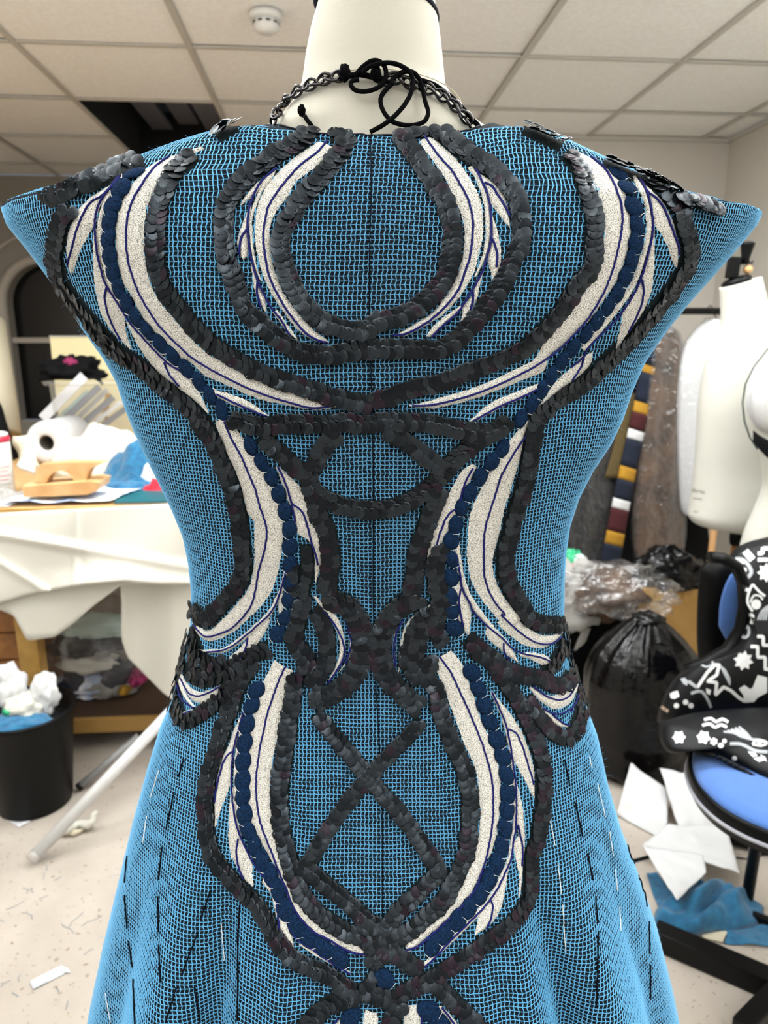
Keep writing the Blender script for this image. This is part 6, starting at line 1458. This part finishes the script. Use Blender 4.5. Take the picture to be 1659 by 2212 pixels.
# ------------------------------------------------------------------ sequin trims (traced middle line, width in the picture, rows)
SEQS = [
 (c('A', (1340, 150), (1280, 290), (1180, 420), (1090, 540), (990, 640), (910, 720), (850, 830), (790, 930), (740, 1050), (740, 1150), (760, 1270), (800, 1400), (850, 1510), (920, 1620), (1000, 1720), (1100, 1790), (1220, 1850), (1350, 1880), (1500, 1870)) + c('B', (150, 1800), (330, 1770), (470, 1700), (590, 1610), (690, 1510), (760, 1390), (800, 1250), (820, 1110), (815, 990), (790, 880), (760, 760), (690, 650), (620, 530), (520, 400), (440, 280), (330, 160)), 37, 2),
 (c('A', (1010, 90), (910, 200), (790, 260), (690, 330), (590, 400), (470, 490), (370, 590), (300, 690), (240, 800), (230, 930), (230, 1050), (240, 1150), (250, 1250), (300, 1350), (330, 1450), (370, 1560), (410, 1680), (480, 1760), (580, 1840), (690, 1930), (800, 2010), (920, 2070), (1050, 2090), (1180, 2100), (1330, 2070), (1480, 2050)) + c('B', (100, 2040), (230, 2045), (430, 2045), (600, 2050), (720, 2035), (860, 1960), (940, 1870), (1030, 1780), (1110, 1690), (1170, 1600), (1220, 1520), (1280, 1430), (1320, 1330), (1370, 1230), (1420, 1120), (1440, 1000), (1430, 900), (1420, 800), (1390, 700), (1330, 610), (1250, 520), (1170, 450), (1070, 400), (980, 330), (880, 260), (800, 190), (690, 110)), 38, 2),
 (c('A', (1180, 130), (1330, 160)), 30, 1), (c('B', (330, 130), (560, 110), (700, 110)), 26, 1),
 # shoulders, inner edge, meeting at the spine
 (c('C', (1420, 395), (1310, 490), (1210, 600), (1160, 730), (1110, 850), (1080, 980), (1080, 1120), (1080, 1260), (1090, 1400), (1130, 1530), (1200, 1660), (1290, 1760), (1380, 1880), (1480, 1980)) + c('E', (400, 20), (530, 100), (680, 190), (820, 250), (980, 300), (1120, 350), (1270, 400), (1420, 430), (1560, 460)), 36, 2),
 (c('D', (300, 380), (380, 480), (440, 580), (470, 700), (510, 830), (540, 960), (545, 1080), (530, 1200), (540, 1340), (500, 1430), (420, 1520), (350, 1620), (280, 1740), (200, 1850), (100, 1950)) + c('F', (1200, -10), (1100, 60), (950, 130), (820, 180), (700, 220), (570, 280), (440, 310), (300, 340), (150, 400), (0, 440)), 36, 2),
 # shoulders, outer edge, down the sides
 (c('C', (330, 880), (250, 960), (210, 1070), (190, 1190), (170, 1300), (190, 1420), (220, 1530), (300, 1650), (390, 1770), (480, 1880), (560, 1970), (640, 2070)) + c('K', (790, 650), (850, 730), (930, 790), (1030, 850), (1130, 930), (1230, 1010), (1330, 1090), (1430, 1180), (1500, 1260), (1560, 1350)) + c('E', (270, 560), (340, 650), (400, 740), (430, 830), (470, 920), (510, 1010), (540, 1110), (560, 1220), (590, 1330), (600, 1430), (610, 1530), (620, 1640), (600, 1750), (560, 1830), (480, 1920), (400, 2010)) + c('G', (330, 210), (260, 160), (215, 105)), 38, 2),
 (c('D', (960, 600), (1060, 660), (1160, 730), (1250, 800), (1310, 870), (1330, 960), (1360, 1060), (1390, 1170), (1400, 1290), (1370, 1400), (1310, 1500), (1230, 1620), (1140, 1730), (1040, 1850), (930, 1970), (830, 2090)) + c('F', (1650, 240), (1560, 320), (1450, 390), (1340, 460), (1250, 560), (1210, 680), (1190, 800), (1170, 950), (1140, 1080), (1100, 1200), (1060, 1330), (1030, 1450), (1000, 1560), (1000, 1680), (1030, 1800), (1080, 1900), (1150, 2000)) + c('H', (1170, 180), (1250, 225), (1350, 240), (1440, 235)), 40, 2),
 # horizontal trim under the shoulder bands
 (c('E', (510, 560), (650, 600), (780, 620), (920, 600), (1050, 600), (1200, 600), (1350, 590), (1500, 600)) + c('F', (0, 600), (150, 580), (350, 590), (500, 610), (650, 640), (780, 660), (900, 660), (1010, 590)), 38, 2),
 # the knot of trims at mid back
 (c('E', (740, 690), (810, 760), (900, 830), (970, 900), (1050, 960)), 38, 2),
 (c('E', (1330, 670), (1240, 740), (1180, 830), (1130, 930), (1100, 1000), (1130, 1090), (1210, 1150), (1310, 1200), (1450, 1230)) + c('F', (0, 1240), (150, 1230), (300, 1170), (430, 1080), (530, 980), (610, 880), (700, 800), (810, 720), (900, 660)), 38, 2),
 (c('F', (120, 650), (250, 720), (350, 800), (450, 880), (530, 960)), 38, 2),
 (c('E', (1120, 1090), (1160, 1230), (1200, 1330), (1240, 1440), (1260, 1560), (1260, 1680), (1240, 1780), (1230, 1870)), 42, 2),
 (c('F', (530, 1080), (480, 1200), (430, 1320), (390, 1440), (350, 1560), (330, 1680), (320, 1790), (290, 1900)), 42, 2),
 # curls at the spine
 (c('G', (1200, 20), (1290, 55), (1370, 80), (1440, 150), (1480, 250), (1500, 370), (1490, 500), (1440, 600), (1370, 690), (1270, 750), (1180, 800), (1120, 830)), 44, 3),
 (c('G', (1150, 120), (1200, 220), (1235, 330), (1240, 430), (1220, 540), (1170, 620), (1120, 690)), 36, 2),
 (c('H', (380, 20), (270, 60), (180, 130), (110, 230), (70, 350), (80, 480), (110, 590), (170, 680), (250, 750), (320, 820), (370, 860)), 44, 3),
 (c('H', (480, 100), (400, 200), (340, 330), (310, 440), (310, 540), (370, 620)), 52, 3), (c('H', (545, 20), (510, 150), (480, 270), (540, 370)), 36, 2), (c('H', (450, 480), (420, 590), (370, 650)), 34, 2),
 (c('G', (1060, 20), (1040, 130), (1010, 250), (990, 350), (1040, 430), (1090, 500), (1080, 590)), 40, 2),
 (c('E', (985, 1650), (980, 1790), (990, 1900)), 30, 1), (c('E', (1085, 1500), (1090, 1640), (1080, 1760), (1050, 1880)), 32, 1), (c('F', (540, 1500), (480, 1650), (500, 1800), (520, 1930)), 44, 2),
 # hip tabs
 (c('G', (225, 250), (235, 350), (270, 450), (340, 520), (430, 540), (480, 500)), 32, 2), (c('G', (190, 430), (215, 580), (290, 640), (390, 630), (480, 590), (570, 530), (650, 480), (730, 440), (820, 420)), 40, 2),
 (c('G', (125, 300), (115, 430), (105, 570), (95, 720), (110, 860), (165, 960), (240, 940), (340, 870), (420, 810), (490, 730), (560, 640), (640, 570)), 36, 2),
 (c('H', (1150, 780), (1220, 880), (1290, 980), (1380, 1060), (1470, 1085), (1530, 1010), (1570, 900), (1580, 750), (1565, 600), (1530, 480), (1490, 380), (1470, 290)), 36, 2),
 (c('H', (720, 330), (800, 410), (880, 470), (960, 540), (1060, 590), (1170, 620), (1270, 640), (1370, 690), (1450, 680), (1500, 600)), 38, 2), (c('H', (1450, 340), (1420, 430), (1370, 520), (1290, 590)), 32, 2),
 # lower motif
 (c('G', (700, 510), (620, 620), (560, 740), (530, 850), (480, 960), (440, 1100), (400, 1220), (360, 1350), (340, 1480), (330, 1580), (340, 1680), (340, 1780), (360, 1880), (390, 1980)) + c('I', (290, 230), (370, 350), (450, 440), (540, 520), (620, 600), (680, 680), (740, 780), (790, 880), (850, 970), (930, 1060), (1020, 1110), (1150, 1160), (1260, 1220), (1350, 1290), (1430, 1330)), 36, 2),
 (c('H', (740, 420), (880, 500), (970, 620), (1050, 740), (1120, 860), (1180, 980), (1230, 1100), (1270, 1220), (1290, 1350), (1290, 1480), (1280, 1610), (1260, 1740), (1240, 1860)) + c('J', (1350, 260), (1340, 400), (1340, 500), (1320, 600), (1260, 700), (1180, 800), (1080, 880), (970, 950), (870, 1030), (760, 1100), (640, 1170), (520, 1240), (400, 1300), (280, 1360)), 36, 2),
 (c('G', (1010, 600), (990, 700), (975, 830), (950, 960), (935, 1090), (915, 1230), (890, 1400), (880, 1560), (890, 1700), (910, 1830), (940, 1950)) + c('I', (910, 260), (940, 400), (980, 500), (1040, 600), (1110, 680), (1200, 750), (1310, 820), (1430, 880), (1560, 910)), 38, 2),
 (c('H', (400, 610), (490, 730), (510, 850), (540, 950), (580, 1050), (630, 1170), (680, 1280), (720, 1400), (740, 1530), (740, 1660), (730, 1780), (720, 1900)) + c('J', (820, 260), (770, 380), (720, 490), (640, 620), (540, 710), (450, 800), (330, 870), (220, 930), (100, 980)), 38, 2),
 (c('I', (1040, 330), (1130, 420), (1240, 510), (1350, 600), (1450, 690), (1540, 770), (1640, 830)), 38, 2), (c('J', (660, 330), (570, 430), (470, 520), (380, 610), (290, 700), (220, 790), (120, 870)), 38, 2),
 # the cross below the waist
 (c('X', (683, 1540), (715, 1580), (750, 1620), (785, 1662), (815, 1700), (850, 1740), (885, 1785), (920, 1835), (950, 1880)), 34, 2), (c('X', (912, 1555), (880, 1590), (850, 1620), (820, 1650), (795, 1680), (765, 1715), (735, 1755), (705, 1800), (675, 1850), (655, 1880)), 32, 2),
 # crossing trims near the lower edge
 (c('J', (30, 900), (130, 990), (240, 1010), (340, 1070), (440, 1140)), 40, 2), (c('J', (260, 960), (170, 1040), (60, 1120)), 40, 2), (c('J', (0, 1320), (120, 1350), (240, 1400), (330, 1470)), 38, 2), (c('J', (440, 1240), (560, 1250), (640, 1310), (720, 1390), (800, 1470), (900, 1570), (980, 1680)), 38, 2),
 (c('I', (1010, 1640), (1090, 1540), (1180, 1460), (1280, 1400), (1400, 1370), (1480, 1400)), 38, 2), (c('J', (110, 1190), (60, 1270), (0, 1330)), 30, 1), (c('J', (220, 1600), (260, 1500), (330, 1430)), 36, 2),
]
for k, (P_, w_, r__) in enumerate(SEQS): sequins(P_, w_, r__, seed=k, plum=.28 if k in (27, 28, 29, 31) else .06)
# trims that stand up along the shoulder line
for k, (P_, w_) in enumerate([(c('X', (312, 352), (270, 370), (230, 388), (190, 408)), 26), (c('X', (205, 398), (170, 412), (135, 428), (108, 436)), 24), (c('X', (470, 300), (490, 288), (512, 276)), 24),
                              (c('X', (1130, 282), (1165, 298), (1195, 312), (1215, 322)), 24), (c('X', (1300, 355), (1340, 372), (1385, 388)), 22), (c('X', (1385, 388), (1440, 414), (1480, 440)), 20), (c('X', (1480, 432), (1515, 444), (1550, 456)), 22)]):
    sequins(P_, w_, 2, seed=100 + k, tilt=.1, upright=.5, dens=1.1, messy=.3)

# the 300 sequins that show largest are parts one by one; the rest of each trim is one part
ALL_SEQ.sort(key=lambda t: -t[3])
for tp, mtx, mi, sz in ALL_SEQ[:300]:
    o = link('sequin', SEQ_ME[mi][0], tp); o.matrix_basis = mtx
rest = {}
for tp, mtx, mi, sz in ALL_SEQ[300:]: rest.setdefault(tp.name, []).append((mtx, mi))
for nm, lst in rest.items():
    V, Fc, fm = [], [], []
    arrs = [np.array(SEQ_ME[i][1]) for i in range(3)]
    for mtx, mi in lst:
        A = np.array(mtx); b0 = len(V)
        V += (arrs[mi] @ A[:3, :3].T + A[:3, 3]).tolist()
        Fc += [tuple(b0 + i for i in f) for f in SEQ_ME[mi][2]]; fm += [mi] * len(SEQ_ME[mi][2])
    tpo = bpy.data.objects[nm]
    o = mesh_obj('sequins', V, Fc, None, None, True, mats=M['seq'], fmat=fm)
    o.parent = tpo; tag(o, kind='stuff')

# ------------------------------------------------------------------ seams, basting, piping
def thread(P_, r, m, name, h=.0013): return cord(P_, r=r, name=name, m=m, h=h, step=6, n=5, wob=.4)
thread(c('X', (800, 288), (802, 420), (798, 560), (799, 700), (803, 860), (806, 1000), (806, 1160), (806, 1300), (812, 1480), (822, 1650), (826, 1800), (826, 1990)), .00042, M['baste_b'], 'centre_seam', .0010)
thread(c('X', (604, 272), (650, 283), (700, 291), (760, 292), (830, 290), (900, 290), (960, 287), (1010, 276), (1040, 270)), .0006, M['navy_trim'], 'neck_piping', .0006)
def k5(*p): return [(x / 3.456, 1640 + y / 3.456) for x, y in p]
def k8(*p): return [(1179 + x / 3.456, 1640 + y / 3.456) for x, y in p]
for P_ in [k5((1380, 0), (1340, 130)), k5((1310, 240), (1250, 520)), k5((1220, 650), (1195, 900)), k5((1190, 1020), (1195, 1290)), k5((1195, 1380), (1210, 1660)), k5((960, 720), (940, 920)), k5((940, 1010), (960, 1260)), k5((970, 1350), (1000, 1550)), k5((1005, 1640), (1020, 1977)),
           k5((1580, 970), (1500, 1190)), k5((1480, 1290), (1360, 1600)), k5((1320, 1700), (1240, 1960)), k5((1450, 1690), (1490, 1950)), k8((130, 0), (170, 200)), k8((210, 320), (265, 580)), k8((300, 700), (340, 900)), k8((360, 1020), (375, 1220)), k8((380, 1280), (375, 1840)), k8((710, 870), (745, 1100)),
           k8((760, 1210), (765, 1450)), k8((770, 1530), (770, 1780)), k8((640, 640), (680, 780)), c('I', (520, 640), (505, 900), (505, 1200), (500, 1560))]:
    thread(P_, .0007, M['baste_b'], 'basting_stitch', .0016)
for P_ in [k8((370, 180), (430, 430)), k8((460, 540), (490, 720)), k8((505, 820), (520, 980)), k8((535, 1100), (545, 1280)), k8((80, 770), (110, 1000)), k8((120, 1080), (150, 1440)), k8((10, 400), (60, 640)), k5((1200, 80), (1135, 290)), k5((1110, 420), (1080, 620)), k5((800, 1740), (840, 1960)), c('I', (360, 780), (390, 1080)), c('D', (1380, 1440), (1180, 1720)), c('D', (1150, 1760), (960, 2030)), k8((310, -20), (330, 60))]:
    thread(P_, .00035, M['baste_w'], 'white_basting', .0020)
# dark piping round the cap-shoulder edges
for tab in (L_SIL, R_SIL):
    i0 = 7 if tab is L_SIL else 8
    seg = tab[i0:i0 + 9]
    pts = [PY(u, v, YC) for u, v in seg]; pts = [Vector((p.x, YC - .001, p.z)) for p in pts]
    MB().tube([Vector((a.x * (1 - t) + b.x * t, a.y, a.z * (1 - t) + b.z * t)) for a, b in zip(pts, pts[1:]) for t in (0, .33, .66)], .0009, 6).build('armhole_piping', M['navy_trim'], dress)

# ------------------------------------------------------------------ the dress form itself
NL = [(692, -60), (690, 0), (672, 60), (660, 120), (652, 180), (640, 215), (606, 255), (560, 290)]
NR = [(925, -60), (943, 20), (952, 80), (958, 140), (963, 190), (985, 225), (1024, 262), (1080, 300)]
nlz, nlx = zip(*sorted((PY(u, v, YC).z, PY(u, v, YC).x) for u, v in NL)); nrz, nrx = zip(*sorted((PY(u, v, YC).z, PY(u, v, YC).x) for u, v in NR))
def neck_ring(z, n=64):
    xl, xr = np.interp(z, nlz, nlx), np.interp(z, nrz, nrx); a, cc = (xr - xl) / 2, (xl + xr) / 2
    b = np.interp(z, [ZTOP - .03, ZTOP, ZTOP + .03, ZTOP + .12], [.062, .058, .055, .054])
    return [Vector((cc + a * math.sin(2 * math.pi * k / n), YC + .004 - b * math.cos(2 * math.pi * k / n), z)) for k in range(n)]
ztopn = PY(800, -55, YC).z
neck = MB().loft([neck_ring(z) for z in np.linspace(ZRIM0 - .06, ztopn, 56)]).build('neck_block', M['cream'], form)
zc = PY(0, 22, YC).z
rg = neck_ring(zc, 64); cc = sum(rg, Vector()) / 64
MB().tube([cc + (p - cc) * 1.004 + Vector((0, 0, -(p.x - cc.x) * .12)) for p in rg], .0022, 8, closed=True).build('neck_piping', M['navy_trim'], form)
MB().lathe((cc.x, YC + .004, ztopn - .002), [(.046, 0), (.046, .012), (.03, .016), (.012, .018), (.012, .045), (.018, .05), (.018, .07), (.004, .076)], 32).build('neck_cap', M['black'], form)
sz = PY(0, 236, YC).z
rs = neck_ring(sz, 64); cs = sum(rs, Vector()) / 64
MB().tube([cs + (p - cs) * 1.006 + Vector((0, 0, .010 * math.cos(2 * math.pi * k / 64))) for k, p in enumerate(rs)], .00035, 5, closed=True).build('neck_seam', M['calico_d'], form)
tr = []
for z in np.linspace(.95 + ZB - .12, ZRIM0 - .03, 26):
    A = S(z, np.linspace(0, 2 * math.pi, 48, endpoint=False)); a_ = np.abs(A[:, 0]).max(); kx = min(.90, .155 / a_)
    tr.append([Vector((p[0] * kx, YC + (p[1] - YC) * .86, z)) for p in A])
MB().loft(tr).build('torso', M['cream'], form)
MB().tube([(0, YC, .02), (0, YC, .95 + ZB - .11)], .016, 16).build('pole', M['black_m'], form)
for k in range(3):
    a = math.pi / 2 + k * 2 * math.pi / 3
    MB().tube([(0, YC, .16), (.10 * math.cos(a), YC + .10 * math.sin(a), .10), (.24 * math.cos(a), YC + .24 * math.sin(a), .012)], [.012, .012, .011], 10).build('leg', M['black_m'], form)
BVN = BVHTree.FromPolygons([v.co.copy() for v in neck.data.vertices], [tuple(p.vertices) for p in neck.data.polygons])
def nhit(u, v):
    d = ray(u, v).normalized(); loc, nrm, i_, ds = BVN.ray_cast(CAM, d)
    if loc is None:
        for du in range(4, 60, 4):
            d = ray(u + (du if u < 800 else -du), v).normalized(); loc, nrm, i_, ds = BVN.ray_cast(CAM, d)
            if loc is not None: break
        else: return PY(u, v, YC - .02), Vector((0, -1, 0))
    if nrm.dot(d) > 0: nrm = -nrm
    return loc, nrm

# curb chain round the neck: every link is a part
N = lambda *p: [(580 + x / 3.456, 100 + y / 3.456) for x, y in p]
chain = thing('chain_necklace', 'gunmetal curb chain round the neck of the blue-dressed form', 'chain', nhit(800, 175)[0])
def link_mesh():
    n = 20; pts = []
    for k in range(n):
        a = 2 * math.pi * k / n
        pts.append(Vector((.0054 * math.cos(a) * (1.0 + .12 * math.cos(2 * a)), .0034 * math.sin(a), .0010 * math.sin(2 * a))))
    m_ = MB().tube(pts, .00105, 8, closed=True)
    me = bpy.data.meshes.new('link'); me.from_pydata([tuple(v) for v in m_.v], [], m_.f); me.materials.append(M['chain'])
    me.polygons.foreach_set('use_smooth', [True] * len(me.polygons)); return me
LK = link_mesh()
for P_ in [N((60, 590), (90, 540), (130, 470), (180, 420), (240, 370), (310, 330), (400, 290), (470, 260), (550, 245)), N((880, 285), (960, 260), (1040, 300), (1120, 330), (1190, 355), (1250, 385), (1310, 425), (1370, 480), (1430, 540), (1490, 605))]:
    px = resample(P_, 17.0)
    for i, p in enumerate(px):
        loc, n_ = nhit(*p); q = px[min(i + 1, len(px) - 1)] if i < len(px) - 1 else px[i] * 2 - px[i - 1]
        t_ = nhit(*q)[0] - loc; t_ -= n_ * t_.dot(n_)
        if t_.length < 1e-6: continue
        t_.normalize(); b_ = n_.cross(t_); roll = .62 if i % 2 else -.35
        b2 = b_ * math.cos(roll) + n_ * math.sin(roll); n2 = t_.cross(b2)
        o = link('link', LK, chain); L_ = loc + n_ * .0042
        o.matrix_basis = Matrix(((t_.x, b2.x, n2.x, L_.x), (t_.y, b2.y, n2.y, L_.y), (t_.z, b2.z, n2.z, L_.z), (0, 0, 0, 1)))

# black cord tied through the chain
def cord_path(P_, lift):
    px = resample(P_, 5.0); out = []
    for i, p in enumerate(px):
        loc, n_ = nhit(*p); h = lift(i / (len(px) - 1)) if callable(lift) else lift
        d = (loc - CAM).normalized(); out.append(loc + n_ * .002 - d * h)
    return out
cd = thing('drawstring', 'thin black cord tied in loose loops at the nape over the chain', 'cord', nhit(815, 170)[0])
MB().tube(cord_path(N((540, 250), (600, 235), (680, 220), (760, 235), (840, 250), (880, 290)), .004), .0019, 8).build('tied_length', M['cord'], cd)
MB().tube(cord_path(N((650, 230), (700, 170), (770, 120), (830, 125), (870, 180), (870, 250), (830, 310), (740, 345), (660, 340), (620, 300), (630, 270), (680, 260)), .007), .0016, 8).build('small_loop', M['cord'], cd)
MB().tube(cord_path(N((700, 210), (760, 160), (870, 135), (960, 150), (1040, 200), (1070, 270), (1060, 350), (1010, 450), (930, 540), (850, 600), (760, 650)), .009), .0016, 8).build('long_tail', M['cord'], cd)
MB().tube(cord_path(N((900, 290), (960, 220), (1050, 200), (1110, 250), (1140, 330), (1160, 420), (1185, 510), (1150, 575), (1050, 600), (930, 575), (860, 500), (835, 410), (870, 340), (930, 280)), .0075), .0016, 8).build('large_loop', M['cord'], cd)
MB().tube(cord_path(N((1130, 265), (1220, 300), (1320, 370), (1400, 440), (1480, 530), (1560, 610)), .006), .0016, 8).build('right_run', M['cord'], cd)
MB().tube(cord_path(N((330, 600), (300, 560), (280, 530)), .004), .0016, 8).build('left_tail', M['cord'], cd)
for (x, y, rx, ry, nm) in [(275, 510, 26, 38, 'end_knot'), (590, 225, 38, 52, 'knot'), (800, 230, 36, 50, 'knot')]:
    u, v = N((x, y))[0]; loc, n_ = nhit(u, v); mp = .55 / F_PX / 3.456
    MB().blob(loc + n_ * .005, (rx * mp, rx * mp, ry * mp), .25, 2.0, seed=x, nu=24, nv=14).build(nm, M['cord'], cd)
